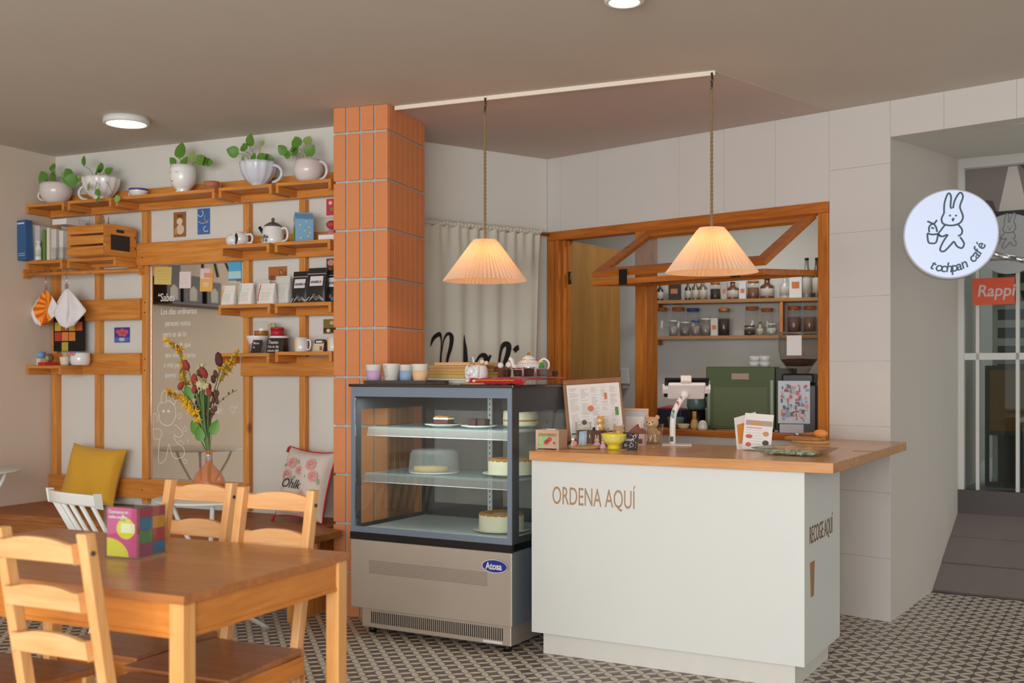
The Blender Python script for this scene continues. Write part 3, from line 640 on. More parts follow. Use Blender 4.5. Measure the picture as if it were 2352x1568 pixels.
pot(708, 'glossy blush mug planter beside the brick column', M_cerp, cup_prof(.066, .05, .125, .022), handle=1, hr=.095, hz0=.012, hz1=.11, lf=[(658,342,18,-40),(672,339,14,-30),(685,326,20,-20),(702,321,16,20),(683,343,16,-50),(702,344,20,40),(668,347,14,-80)])
fp_ = [o for o in C.objects if o.name.startswith('potted_pothos') and 'face' in o['label']][0]
fm = MB()
for cx in (-.032, .018): fm.ribbon(arc(cx, .118, .012, .006, 200, 340, 8), .0016, lambda x, z: (x, -math.sqrt(max(.0755**2-x*x, 0)), z))
fm.cur = 1; fm.ribbon([(-.026, .062), (-.018, .064), (-.010, .062)], .005, lambda x, z: (x, -math.sqrt(max(.0745**2-x*x, 0)), z)); fm.build('face_drawing', [M_ink, mat('lip_red', (190, 90, 80), 0.6)], fp_)
t = it('bowl_cup', 'small white talavera cup with blue rim on the top shelf', 'cup', 318, R1, -.15)
MB().lathe(cup_prof(.055, .03, .05, .006), 28).build('bowl', M_cer, t); MB().lathe([(.0545, .040), (.0565, .049), (.0565, .052), (.054, .0525)], 28).build('rim_band', mat('cobalt', (70, 74, 140), 0.3), t)
MB().tube([(-.05, 0, .04), (-.07, 0, .035), (-.072, 0, .018), (-.05, 0, .008)], .005, 7).build('handle', M_cer, t)
M_terra = mat('terracotta_cup', (178, 112, 76), 0.6)
t = it('cup_and_saucer', 'terracotta cup on its saucer on the top shelf', 'cup', 487, R1, -.15)
MB().lathe([(.03, 0), (.055, .006), (.066, .014), (.064, .016), (.03, .008)], 28).build('saucer', M_terra, t); MB().lathe([(.025, .009), (.038, .015), (.046, .035), (.047, .055), (.043, .055), (.04, .03)], 28).build('cup', M_terra, t)
MB().tube([(.044, 0, .05), (.064, 0, .045), (.062, 0, .025), (.042, 0, .02)], .005, 7).build('handle', M_terra, t)
# ---- books and crate on the left shelf
def book(px, wpx, hpx, col, label, dep=.16, tilt=0, y=-.232):
    t = it('book', label, 'book', px, 1.9445, y, 0, 'books on the left shelf'); k = K(t); w_ = wpx*k/.92; h = hpx*k
    MB().box(-w_/2, w_/2, 0, dep, 0, h).build('cover', mat('book_%d_%d_%d' % col, col, 0.55), t, bev=.002); MB().box(-w_/2+.003, w_/2-.003, .004, dep+.002, .002, h-.003).build('pages', M_paper, t)
    t.rotation_euler.y = math.radians(tilt); return t, w_, h
b_, w_, h_ = book(50, 25, 92, (58, 98, 148), 'tall blue book at the left end of the shelf', dep=.055, tilt=-2, y=-.30)
MB().rect(-w_/2+.008, w_/2-.008, h_*.90, h_*.935, -.0006).rect(-w_/2+.01, w_/2-.01, h_*.16, h_*.17, -.0006).rect(-w_/2+.01, w_/2-.01, h_*.11, h_*.12, -.0006).build('cover_print', M_paper, b_)
book(72, 9, 84, (222, 216, 214), 'white book right next to the tall blue one'); book(85, 14, 80, (206, 200, 194), 'grey white book behind the small white box'); book(100, 8, 70, (110, 140, 76), 'slim green book in the row')
book(110, 8, 74, (226, 218, 196), 'cream book in the middle of the row'); book(123, 14, 70, (214, 206, 200), 'pale book beside the cream one'); book(140, 11, 66, (224, 220, 214), 'white book touching the crate')
bx, bw, bh = book(136, 40, 13, (228, 226, 222), 'white book lying flat across the row'); bx.location.z += .212
t = it('bottle', 'small white bottle in front of the books', 'bottle', 88, 1.9445, -.254); MB().lathe([(.016, 0), (.018, .004), (.018, .075), (.012, .085), (.012, .10), (.0, .10)], 18).build('body', M_cer, t); MB().cyl(.0135, .1005, .118, 14).build('cap', M_paper, t); MB().lathe([(.0184, .02), (.0184, .06)], 18).build('label_band', mat('pale_green', (196, 208, 190), 0.6), t)
for px, lab in ((126, 'small clear glass standing before the books'), (143, 'small clear glass standing next to the crate')):
    t = it('drinking_glass', lab, 'glass', px, 1.9445, -.256); MB().lathe([(.014, 0), (.018, .07), (.0165, .07), (.013, .004)], 18).build('bowl', M_jar, t); MB().cyl(.02, .0001, .004, 16).build('foot', M_jar, t)
cr = thing('wooden_crate', 'honey wood slatted crate with a chalkboard on its side', 'crate', SH, SH.hy(150, 550, -.335)[0]+.012, -.335, 1.9445)
CWd, CDp, CHt = .285, .27, .185
for k in range(3):
    z0 = .004+k*.062
    for y0 in (.0, CDp-.012): MB().box(.0, CWd, y0, y0+.012, z0, z0+.05).build('slat', M_wx, cr, bev=.003)
for x0 in (.0, CWd-.014):
    MB().box(x0, x0+.014, .0125, CDp-.0125, .0, CHt).build('end_panel', M_wy, cr, bev=.004)
MB().box(.0145, CWd-.0145, .0125, CDp-.0125, .0, .01).build('bottom', M_wx, cr)
MB().box(CWd, CWd+.003, .06, CDp-.06, .035, .125).build('chalkboard', mat('chalkboard', (52, 44, 42), 0.8), cr); MB().box(CWd-.0005, CWd+.0015, CDp/2-.03, CDp/2+.03, .14, .158).build('hand_hole', M_ink, cr)
t = thing('straw_bundle', 'bundle of dried straw standing up in the crate', 'dried grass', SH, SH.hy(150, 550, -.335)[0]+.1, -.2, 1.9565)
m_ = MB()
for i in range(40): a = random.uniform(-.07, .1); m_.tube([(a, random.uniform(-.05, .05), .0), (a+random.uniform(-.03, .05), random.uniform(-.05, .06), random.uniform(.17, .24))], .0018, 4)
stuff(m_.build('straws', mat('dry_straw', (158, 128, 92), 0.9), t))
# ---- rod with towels
rd = thing('hanging_rod', 'round pine rod under the book shelf', 'rod', SH, .002, 0, 1.862)
MB().tube([(.0, -.235, .0), (.77, -.075, .012)], .0135, 12).build('dowel', M_wx, rd)
for x, y in ((.76, -.072),): MB().box(x-.012, x+.012, y, -.0405, -.015, .04).build('bracket', M_wy, rd)
MB().box(.0, .012, -.26, -.21, -.025, .03).build('socket', M_wy, rd)
def towel(px, top, bot, wpx, label, m, y, sk, stripes=None):
    u, z1 = SH.hy(px, top, y); _, z0 = SH.hy(px, bot, y); H = z1-z0; t = thing('tea_towel', label, 'towel', SH, u, y, z1, 0, 'towels clipped to the pine rod'); k = 1/SH.ppm(px, y); Wd = wpx*k*1.45
    def fn(a, b):
        s = b; wd = Wd*(min(s/.62, 1.0)**.9 if s < .62 else 1-.62*((s-.62)/.38)**1.2); x = (a-.5)*wd+sk*s*.02
        y_ = .018*math.sin(a*15+s*2)*min(1, s*2)-.02*math.sin(math.pi*a)*s; dz = -H*s+H*.28*abs(a-.5)*2*(s**2)*.6
        return (x, y_, dz)
    MB().grid(fn, 24, 20).build('cloth', m, t, solid=.003)
    MB().tube([(0, 0, .008), (0, 0, 1.872-z1-.012)], .0018, 5).tube([(0, -.01, 1.858-z1), (0, -.016, 1.875-z1), (0, 0, 1.89-z1), (0, .016, 1.875-z1)], .0018, 5).build('hook', M_chrome, t)
    MB().box(-.006, .006, -.008, .008, -.012, .022).box(-.012, .012, -.003, .003, .012, .018).build('clip', mat('clip_rose', (190, 160, 150), 0.4, metal=0.5), t)
    return t
def stripe_mat():
    m = bpy.data.materials.new('sunburst_cloth'); m.use_nodes = True; n = m.node_tree.nodes; L = m.node_tree.links; b = n['Principled BSDF']; b.inputs['Roughness'].default_value = .9
    tc = n.new('ShaderNodeTexCoord'); mp = n.new('ShaderNodeMapping'); mp.inputs['Location'].default_value = (-.045, 0, .11); L.new(tc.outputs['Object'], mp.inputs[0]); sp = n.new('ShaderNodeSeparateXYZ'); L.new(mp.outputs[0], sp.inputs[0])
    at = n.new('ShaderNodeMath'); at.operation = 'ARCTAN2'; L.new(sp.outputs[2], at.inputs[0]); L.new(sp.outputs[0], at.inputs[1]); mu = n.new('ShaderNodeMath'); mu.operation = 'MULTIPLY'; mu.inputs[1].default_value = 16; L.new(at.outputs[0], mu.inputs[0]); sn = n.new('ShaderNodeMath'); sn.operation = 'SINE'; L.new(mu.outputs[0], sn.inputs[0])
    gt = n.new('ShaderNodeMath'); gt.operation = 'GREATER_THAN'; gt.inputs[1].default_value = 0; L.new(sn.outputs[0], gt.inputs[0])
    c1 = n.new('ShaderNodeMix'); c1.data_type = 'RGBA'; c1.inputs[6].default_value = lin((250, 160, 40)); c1.inputs[7].default_value = lin((214, 96, 24)); L.new(gt.outputs[0], c1.inputs[0])
    ln = n.new('ShaderNodeVectorMath'); ln.operation = 'LENGTH'; L.new(mp.outputs[0], ln.inputs[0]); g2 = n.new('ShaderNodeMath'); g2.operation = 'GREATER_THAN'; g2.inputs[1].default_value = .125; L.new(ln.outputs['Value'], g2.inputs[0])
    g3 = n.new('ShaderNodeMath'); g3.operation = 'GREATER_THAN'; g3.inputs[1].default_value = .0; L.new(sp.outputs[0], g3.inputs[0]); ma = n.new('ShaderNodeMath'); ma.operation = 'MAXIMUM'; L.new(g2.outputs[0], ma.inputs[0]); L.new(g3.outputs[0], ma.inputs[1])
    c2 = n.new('ShaderNodeMix'); c2.data_type = 'RGBA'; c2.inputs[7].default_value = lin((232, 226, 226)); L.new(ma.outputs[0], c2.inputs[0]); L.new(c1.outputs[2], c2.inputs[6]); L.new(c2.outputs[2], b.inputs['Base Color']); return m
towel(105, 664, 752, 74, 'white tea towel with an orange sunburst', stripe_mat(), -.20, -1); towel(153, 660, 758, 82, 'plain white tea towel hanging from one corner', mat('white_cotton', (232, 226, 228), 0.9, bump=.1, nscale=200), -.19, 1)
# ---- board of coloured tiles, small picture, posters
a = SH.hy(124, 728, -.066); b = SH.hy(194, 806, -.066)
pb = thing('sample_board', 'black board with rows of coloured squares behind the towels', 'board', SH, a[0], -.0655, b[1]); PW, PH = b[0]-a[0], a[1]-b[1]
MB().box(0, PW, -.004, .0, 0, PH).build('board', M_black, pb)
pal = [(206, 180, 72), (196, 88, 52), (206, 170, 60), (204, 96, 60), (198, 64, 52), (222, 140, 70), (222, 132, 64), (52, 44, 42), (52, 44, 42), (190, 170, 80), (52, 44, 42), (52, 44, 42)]
for i, c_ in enumerate(pal):
    if c_[0] < 60: continue
    r_, q = divmod(i, 4); MB().box(.01+q*(PW-.02)/4+.003, .01+(q+1)*(PW-.02)/4-.003, -.0065, -.0042, PH-.03-(r_+1)*PH*.29+.004, PH-.03-r_*PH*.29-.004).build('square', mat('sw_%d_%d' % (i, c_[0]), c_, 0.5), pb)
def poster(px0, py0, px1, py1, y, label, base, patches, mats, name='postcard', cat='picture', tk=.0015, fr=SH, tilt=0):
    a = fr.hy(px0, py0, y); b = fr.hy(px1, py1, y); t = thing(name, label, cat, fr, a[0], y, b[1]); w_, h = b[0]-a[0], a[1]-b[1]
    MB().box(0, w_, -tk, 0, 0, h).build('sheet', base, t)
    m = MB(); ms = []
    for mm, kind, *g in patches:
        if mm not in ms: ms.append(mm)
        m.cur = ms.index(mm)
        if kind == 'r': m.rect(g[0]*w_, g[1]*w_, g[2]*h, g[3]*h, -tk-.0003-.0001*m.cur)
        elif kind == 'o': m.disc(g[0]*w_, g[1]*h, g[2]*w_, g[3]*h, -tk-.0003-.0001*m.cur)
        elif kind == 's': m.ribbon([(x*w_, z*h) for x, z in g[0]], g[1]*w_, lambda x, z: (x, -tk-.0003-.0001*m.cur, z))
    if patches: m.build('print', [mats[i] if isinstance(i, int) else i for i in ms], t)
    t.rotation_euler.y = math.radians(tilt); return t
def flat(c): return mat('print_%d_%d_%d' % c, c, 0.7)
poster(263, 752, 298, 786, -.003, 'small square picture of red flowers on violet', flat((70, 60, 150)), [(flat((212, 90, 110)), 'o', .25, .72, .16, .14), (flat((212, 90, 110)), 'o', .52, .78, .16, .14), (flat((212, 90, 110)), 'o', .78, .7, .15, .14), (flat((212, 90, 110)), 'o', .4, .52, .14, .12), (flat((212, 90, 110)), 'o', .66, .5, .14, .12), (flat((90, 110, 190)), 'r', 0, 1, .04, .34), (flat((170, 210, 210)), 'o', .5, .2, .2, .12)], {})
poster(399, 488, 427, 543, -.003, 'brown sepia postcard on the white wall', flat((156, 104, 60)), [(flat((216, 200, 176)), 'o', .55, .3, .32, .2), (flat((222, 208, 184)), 'o', .5, .62, .24, .14), (flat((120, 70, 36)), 'r', .3, .75, .78, .9), (flat((190, 150, 104)), 'r', .08, .3, .1, .35)], {})
poster(454, 480, 482, 537, -.003, 'blue postcard with white brush swirls', flat((70, 112, 176)), [(flat((226, 220, 214)), 's', arc(.25, .82, .22, .12, 200, 420, 10), .05), (flat((226, 220, 214)), 's', arc(.7, .2, .2, .1, 90, 330, 10), .05), (flat((196, 170, 160)), 's', arc(.75, .62, .18, .12, 120, 330, 10), .04), (flat((226, 220, 214)), 's', [(.05, .5), (.4, .42), (.9, .47)], .03), (flat((200, 90, 80)), 'r', .08, .2, .08, .15)], {})
poster(750, 457, 776, 493, -.003, 'red flowered card half hidden by the bricks, above the second row', flat((200, 66, 74)), [(flat((230, 200, 190)), 'o', .35, .75, .16, .12), (flat((130, 140, 90)), 'o', .45, .35, .14, .1)], {})
poster(750, 594, 776, 640, -.003, 'brown card half hidden by the bricks, above the coffee bags', flat((96, 66, 54)), [(flat((206, 150, 116)), 'o', .4, .8, .3, .15), (flat((190, 80, 70)), 'o', .35, .5, .12, .07)], {})
poster(743, 733, 776, 766, -.003, 'olive photograph card half hidden by the bricks, lowest on the wall', flat((130, 112, 52)), [(flat((70, 48, 34)), 'r', .0, 1, .1, .4), (flat((226, 210, 180)), 'o', .35, .22, .14, .12), (flat((200, 176, 130)), 'o', .6, .75, .16, .14)], {})
# ---- second row, right
t = it('novelty_mug', 'white mug lying on its side, black inside', 'mug', 552, R2, -.145)
m_ = MB(); m_.M = Matrix.Translation((.0, 0, .042)) @ Matrix.Rotation(math.radians(-22), 4, 'Z') @ Matrix.Rotation(math.radians(90), 4, 'X')
m_.lathe([(.03, -.035), (.040, -.028), (.042, .0), (.040, .035), (.036, .035), (.034, -.01)], 28).build('body', M_cer, t)
m2 = MB(); m2.M = m_.M; m2.cyl(.0355, .018, .020, 28).build('inside', M_black, t)
MB().ball((-.06, .01, .0385), (.042, .04, .0385)).build('round_base', M_cer, t); MB().tube([(.035, 0, .066), (.072, .005, .066), (.082, .006, .045), (.076, .005, .02), (.045, 0, .016)], .007, 8).build('handle', M_cer, t)
t = it('glass_bottle', 'clear glass stoppered bottle with a red tag behind the lying mug', 'bottle', 572, R2, -.085)
MB().lathe([(.028, 0), (.03, .01), (.03, .09), (.012, .115), (.012, .13)], 22).build('body', M_jar, t); MB().ball((0, 0, .145), (.015, .015, .016)).build('stopper', M_jar, t); MB().box(-.018, .006, -.0325, -.031, .02, .085).build('label_strip', M_paper, t); MB().ball((.02, -.03, .05), (.01, .004, .012)).build('red_tag', mat('tag_red', (190, 50, 50), .5), t)
t = it('kettle', 'white enamel kettle with dark lid and black spout', 'kettle', 627, R2, -.14)
MB().lathe([(.058, 0), (.062, .004), (.062, .03), (.058, .075), (.05, .098)], 32).build('body', M_cer, t); MB().lathe([(.051, .0985), (.046, .108), (.028, .12), (.01, .127), (.0, .128)], 28).build('lid', mat('dark_enamel', (92, 84, 92), .3), t); MB().ball((0, 0, .138), (.01, .01, .012)).build('knob', mat('dark_enamel', (92, 84, 92), .3), t)
MB().tube([(-.055, 0, .06), (-.075, 0, .08), (-.092, 0, .102)], [.012, .010, .009], 10).build('spout', M_black, t); MB().tube(smooth_line([(.057, 0, .085), (.085, 0, .088), (.10, 0, .06), (.092, 0, .025), (.062, 0, .015)]), .0065, 8).build('handle', M_cer, t)
m_ = MB()
for i, (x, z, r_) in enumerate([(-.03, .035, .010), (-.012, .04, .012), (.006, .036, .009), (-.022, .02, .010), (.0, .018, .009)]):
    m_.cur = i % 3; m_.add([(x+r_*math.cos(q*math.pi/4), -math.sqrt(.0628**2-(x+r_*math.cos(q*math.pi/4))**2), z+r_*math.sin(q*math.pi/4)) for q in range(8)], [tuple(range(8))])
m_.build('print', [flat((180, 140, 90)), flat((90, 110, 140)), flat((110, 100, 100))], t)
t = it('carton_tin', 'house shaped tin, green meadow front and blue sides', 'tin', 697, R2, -.15, 42)
w2 = .05; MB().box(-w2, w2, -w2, w2, 0, .125).prism([(-w2, .125), (w2, .125), (.012, .158), (-.012, .158)], -w2, w2, 'yz').box(-w2*.98, w2*.98, -.006, .006, .158, .166).build('body', mat('tin_blue', (122, 172, 206), .35), t, bev=.002)
M_gr = flat((112, 170, 80)); m_ = MB(); m_.prism([(-w2, .0), (-.01, .0), (.0, .07), (-.02, .085), (-w2, .075)], -w2-.0006, -w2-.0002, 'yz')
m_.add([(-w2-.0006, -w2, .003), (-w2-.0006, w2, .003), (-w2-.0006, w2, .065), (-w2-.0006, .02, .085), (-w2-.0006, -w2, .06)], [(0, 1, 2, 3, 4)]); m_.cur = 1
for y_, z_, r_ in ((-.02, .105, .016), (.02, .11, .018), (.0, .1, .014)): m_.add([(-w2-.0008, y_+r_*math.cos(q*math.pi/5), z_+r_*.7*math.sin(q*math.pi/5)) for q in range(10)], [tuple(range(10))])
m_.cur = 2
for x_, z_ in ((-.02, .02), (.02, .03), (.0, .06), (.025, .08), (-.025, .09), (.01, .11), (.03, .05)): m_.add([(x_+.005*math.cos(q*math.pi/3), -w2-.0008, z_+.005*math.sin(q*math.pi/3)) for q in range(6)], [tuple(range(6))])
m_.build('print', [M_gr, M_paper, flat((224, 214, 110))], t)
t = it('gift_box', 'clear plastic gift box with a red and pink toy inside', 'box', 758, R2, -.15, 8)
MB().box(-.05, .05, -.04, .04, 0, .125).build('box', M_jar, t); MB().ball((.01, 0, .088), (.03, .03, .024)).build('red_cap', mat('toy_red', (196, 52, 56), .5), t); MB().lathe([(.024, .004), (.026, .03), (.016, .062), (0, .064)], 18, (.01, 0, 0)).build('toy_body', mat('toy_pink', (214, 130, 140), .6), t); MB().box(-.049, .049, -.0415, -.0405, .002, .03).build('label_strip', M_paper, t)
# ---- third row: coffee bags
M_kr = mat('white_pouch', (232, 228, 220), .55)
def pouch(px, wpx, hpx, y, label, m, z=R3, dep=.06, group=None, fold=True):
    t = it('coffee_bag', label, 'coffee bag', px, z, y, random.uniform(-3, 3), group); k = K(t); w_ = wpx*k/.92; h = hpx*k
    def fn(a, b):
        ang = 2*math.pi*a; e = 4; cx = math.copysign(abs(math.cos(ang))**.5, math.cos(ang)); cy = math.copysign(abs(math.sin(ang))**.5, math.sin(ang))
        tp = b; wx = w_/2*(1-.05*tp); dy = dep/2*(1-.80*max(0, tp-.35)/.65) if tp > .35 else dep/2; return (wx*cx, dy*cy, h*tp)
    MB().grid(fn, 32, 12).add([(w_/2*math.copysign(abs(math.cos(q*math.pi/8))**.5, math.cos(q*math.pi/8)), dep/2*math.copysign(abs(math.sin(q*math.pi/8))**.5, math.sin(q*math.pi/8)), 0) for q in range(16)], [tuple(range(16))]).build('pouch', m, t)
    return t, w_, h
for px, wp, hp, y, lab, col in ((527, 36, 46, -.155, 'white coffee bag with an orange stripe, at the shelf end', (232, 176, 90)), (567, 38, 50, -.155, 'white coffee bag with a pale green stripe', (170, 200, 170)), (614, 46, 48, -.155, 'white coffee bag with a red stripe', (220, 96, 90)), (604, 40, 58, -.095, 'plain white coffee bag in the back row at left', None), (651, 40, 66, -.10, 'tall silvery white coffee bag beside the black ones', None)):
    t, w_, h = pouch(px, wp, hp, y, lab, M_kr if y < -.1 else mat('silver_pouch', (214, 212, 206), .4), group='white coffee bags'); dep = .06
    m_ = MB()
    yf = lambda z: -(dep/2*(1-.8*max(0, z/h-.35)/.65) if z/h > .35 else dep/2)-.0015
    mp_ = lambda x, z: (x, yf(z), z)
    for i in range(6): m_.ribbon([(-w_*.2, h*(.22+.07*i)), (w_*.32, h*(.22+.07*i))], .0016, mp_)
    m_.ribbon([(-w_*.46, h*.72), (w_*.46, h*.72)], .0012, mp_)
    if col: m_.cur = 1; m_.ribbon([(-w_*.33, h*.16), (-w_*.33, h*.35), (-w_*.33, h*.7), (-w_*.31, h*.95)], .007, mp_)
    m_.build('print', [flat((176, 172, 166)), flat(col or (200, 198, 194))], t)
M_blk = mat('black_pouch', (44, 40, 40), .35)
for px, wp, hp, y, lab in ((693, 42, 74, -.13, 'black pouch of coffee lettered ARABICA, half covered by its neighbour'), (731, 50, 80, -.165, 'front black pouch of coffee lettered ARABICA with white peaks'), (768, 40, 76, -.12, 'black pouch peeking out behind the bricks')):
    t, w_, h = pouch(px, wp, hp, y, lab, M_blk, group='black coffee pouches')
    yf = lambda z: -(.03*(1-.8*max(0, z/h-.35)/.65) if z/h > .35 else .03)-.0015
    mp_ = lambda x, z: (x, yf(z), z); m_ = MB(); m_.add([mp_(-w_*.30, h*.48), mp_(w_*.36, h*.48), mp_(w_*.36, h*.76), mp_(-w_*.30, h*.76)], [(0, 1, 2, 3)])
    for s_ in (0, .003): m_.ribbon([(-w_*.44, h*.06+s_), (-w_*.3, h*.17), (-w_*.22, h*.11), (-w_*.05, h*.25), (w_*.08, h*.14), (w_*.2, h*.2), (w_*.44, h*.06+s_)], .0035, mp_)
    m_.ribbon([(-w_*.3, h*.06), (-w_*.08, h*.18), (w_*.05, h*.08), (w_*.22, h*.14), (w_*.38, h*.05)], .003, mp_); m_.ribbon([(-w_*.48, h*.83), (w_*.48, h*.83)], .0025, mp_)
    m_.build('print', flat((222, 216, 216)), t); tx = text('ARABICA', .020, M_ink, t, -w_*.25, yf(h*.55)-.004, h*.56, sx=.85); tx.rotation_euler.x = -.3
poster(617, 613, 659, 642, -.003, 'kraft brown card on the wall above the white coffee bags', flat((176, 110, 58)), [(flat((120, 70, 34)), 'r', .6, .78, .35, .75), (flat((200, 140, 84)), 'r', .64, .74, .42, .68), (flat((140, 84, 44)), 'o', .2, .2, .16, .18), (flat((140, 84, 44)), 'r', .85, .98, .05, .6)], {}, name='kraft_card')
# ---- lowest row
def chalk(px, wpx, hpx, lines, label, tilt):
    t = it('chalk_label', label, 'sign', px, R4+.0005, -.20); k = K(t); w_, h = wpx*k/.92, hpx*k
    o = MB().prism([(-w_/2-tilt, 0), (w_/2-tilt, 0), (w_/2, h), (-w_/2, h)], -.004, 0, 'xz').build('board', mat('chalkboard', (52, 44, 42), .8), t); o.rotation_euler.x = -.15
    for i, (s_, sz) in enumerate(lines): text(s_, sz, M_paper, o, -w_/2+.008-tilt*.5, -.0048, h-.024-i*.022, sx=.9, shear=.15)
    return t
chalk(590, 24, 30, [('Ricos', .02), ('té', .017), ('', .01)], 'small black chalk label at the left', .008); chalk(632, 44, 31, [('Tisanas', .026), ('Chai de 30g', .017), ('infusión $80', .017)], 'black chalk label lettered with teas', .004)
t = it('bowl', 'white bowl standing behind the chalk labels', 'bowl', 592, R4+.0005, -.115); MB().lathe([(.03, 0), (.034, .004), (.05, .06), (.062, .085), (.066, .098), (.062, .098), (.05, .07)], 28).build('bowl', M_cer, t)
MB().prism([(-.012, .01), (.022, .01), (.022, .045), (.006, .06), (-.012, .05)], -.056, -.053, 'xz').build('print', flat((150, 140, 130)), t)
t = it('honey_jar', 'glass jar half full of amber honey, set in the white bowl', 'jar', 600, R4+.0985, -.115); MB().lathe([(.04, 0), (.041, .002), (.041, .075), (.034, .085)], 24).build('glass', M_jar, t); MB().cyl(.039, .002, .028, 24).build('honey', mat('honey', (176, 110, 44), .2), t)
t = it('canister', 'dark brown canister with a white lid behind the label', 'canister', 641, R4+.0005, -.115); MB().cyl(.052, 0, .082, 28).build('body', mat('dark_tin', (84, 56, 48), .35), t); MB().cyl(.0545, .0825, .095, 28).build('lid', M_cer, t)
t = it('red_tin', 'small red tin standing on the dark canister', 'tin', 637, R4+.0956, -.115); MB().cyl(.037, 0, .035, 26).build('body', mat('tin_red', (184, 44, 58), .3), t); MB().cyl(.0385, .0355, .048, 26).build('lid', mat('tin_red', (184, 44, 58), .3), t)
t = it('figurine', 'tiny beige and green figurine behind the red tin', 'figurine', 622, R4+.0985, -.085); MB().lathe([(.012, 0), (.016, .03), (.01, .05), (.014, .062), (0, .075)], 14).build('body', mat('fig_beige', (196, 172, 140), .6), t); MB().box(.012, .030, -.004, .004, 0, .075).build('green_slab', flat((170, 186, 130)), t)
def mug(px, label, y=-.15, z=R4+.0065, hand=1, r=.037, h=.078):
    t = it('mug', label, 'mug', px, z, y, 0, 'orange striped mugs on the lowest shelf'); MB().lathe([(r*.95, 0), (r, .003), (r, h), (r-.004, h), (r-.004, .006), (0, .006)], 30).build('body', M_cer, t)
    MB().tube(smooth_line([(r*.98*hand, 0, h*.82), (r*1.55*hand, 0, h*.78), (r*1.62*hand, 0, h*.4), (r*1.4*hand, 0, h*.15), (r*.98*hand, 0, h*.16)]), .0048, 8).build('handle', M_cer, t)
    m_ = MB(); cy = lambda x, z: (r*1.012*math.sin(x), -r*1.012*math.cos(x), z)
    for i, c_ in enumerate([(-1.15, -.9), (-.9, -.62), (-.62, -.4), (-.4, -.15)]):
        m_.cur = i % 4; m_.grid(lambda a, b, c_=c_: cy(c_[0]+(c_[1]-c_[0])*a, h*.12+h*.76*b), 3, 1)
    m_.build('print', [flat((222, 70, 60)), flat((240, 150, 60)), flat((244, 226, 190)), flat((240, 200, 90))], t); return t
mug(692, 'white mug with red and orange stripes, handle to the right'); mug(768, 'striped mug cut off by the brick column')
t = it('card_case', 'open dark case with cream cards between the two mugs', 'case', 733, R4+.0065, -.11); MB().box(-.035, .035, .0, .03, 0, .068).build('case', mat('case_black', (60, 56, 56), .4), t, bev=.01); MB().prism([(-.04, .0), (.028, 0), (.036, .045), (-.032, .045)], -.008, -.002, 'xz').build('card', flat((222, 206, 172)), t); MB().rect(.008, .026, .008, .03, -.0085).build('card_print', flat((176, 96, 66)), t); MB().box(-.02, .02, -.0012, .0, .05, .06).build('card_back', M_paper, t)
# ---- low left shelf
t = it('red_box', 'flat red box at the front of the low left shelf', 'box', 108, RL+.0005, -.19); MB().box(-.055, .055, -.02, .03, 0, .02).build('lid', mat('box_red', (206, 46, 34), .5), t, bev=.002); MB().box(.006, .0555, -.0205, -.0195, .001, .019).build('dark_half', flat((170, 26, 24)), t)
t = it('tin_box', 'cream box with a blue can on the low left shelf', 'box', 90, RL+.0005, -.12); MB().box(-.045, .04, -.03, .04, 0, .045).build('box', flat((224, 214, 190)), t, bev=.004); MB().cyl(.028, .0455, .085, 22, (.01, 0)).build('blue_can', mat('can_blue', (120, 170, 210), .4), t)
t = it('coconut_figure', 'round brown figurine with a pale face resting on the red box', 'figurine', 114, RL+.0207, -.185); MB().ball((0, 0, .026), (.027, .025, .026)).build('shell', mat('coco', (120, 88, 62), .8, bump=.4, nscale=90), t); MB().ball((-.002, -.017, .024), (.017, .010, .017)).build('face', flat((178, 146, 110)), t)
t = it('plant_cup', 'cream fluted cup beside the pink bow mug', 'cup', 149, RL+.0005, -.15); MB().lathe(cup_prof(.032, .024, .052), 24).build('cup', flat((228, 216, 198)), t); MB().box(-.03, .025, .012, .018, .02, .075).build('card', flat((206, 186, 120)), t)
t = it('bow_mug', 'white rounded mug with a large pink bow', 'mug', 184, RL+.0005, -.14); MB().lathe([(.042, 0), (.055, .008), (.06, .035), (.056, .07), (.052, .078), (.048, .076), (.05, .04)], 30).build('body', M_cer, t)
m_ = MB()
for s_ in (-1, 1): m_.ball((-.018+s_*.02, -.05, .068), (.018, .012, .014), 12, 8)
m_.ball((-.018, -.053, .067), (.009, .009, .009), 10, 7); m_.build('bow', mat('bow_pink', (206, 130, 150), .4), t)
t = it('tin_plate', 'pale blue tin standing behind the pink bow mug', 'tin', 172, RL+.0005, -.082); MB().box(-.04, .05, -.008, .008, 0, .085).build('body', mat('can_blue', (120, 170, 210), .4), t, bev=.003)

# ------------------------------------------------------------------ mirror with notes and white drawings
M_mir = mat('mirror_silver', (242, 240, 232), 0.03, metal=1.0)
a = SH.hy(347, 610, -.012); mi = thing('mirror', 'tall wall mirror with white handwriting between two pine posts', 'mirror', SH, .795, -.008, .618); MWd, MHt = .708, 1.283
MB().box(0, MWd, -.006, 0, 0, MHt).build('glass', M_mir, mi); MB().box(-.003, .004, -.0075, -.0061, 0, MHt).build('bright_edge', M_chrome, mi)
M_chk = mat('white_marker', (232, 230, 222), .8)
def mp(px, py): x, z = SH.hy(px, py, -.0145); return (x-.795, z-.618)
for s_, px, py, sz in (('“Sabes', 362, 692, .068), ('Los días ordinarios', 369, 722, .05), ('parecen nunca', 379, 748, .046), ('pero es de lo', 374, 773, .046), ('como nada que', 376, 797, .046), ('que siempre quise', 379, 820, .044), ('o más por ver', 376, 843, .044), ('querer', 379, 866, .044), ('tochpan', 466, 948, .062)):
    x, z = mp(px, py); text(s_, sz, M_chk, mi, x, -.0068, z, sx=.72, extrude=.0002, shear=.12)
def line(pts, w_=.004, closed=False): return smooth_line([mp(*p) for p in pts], 5), w_, closed
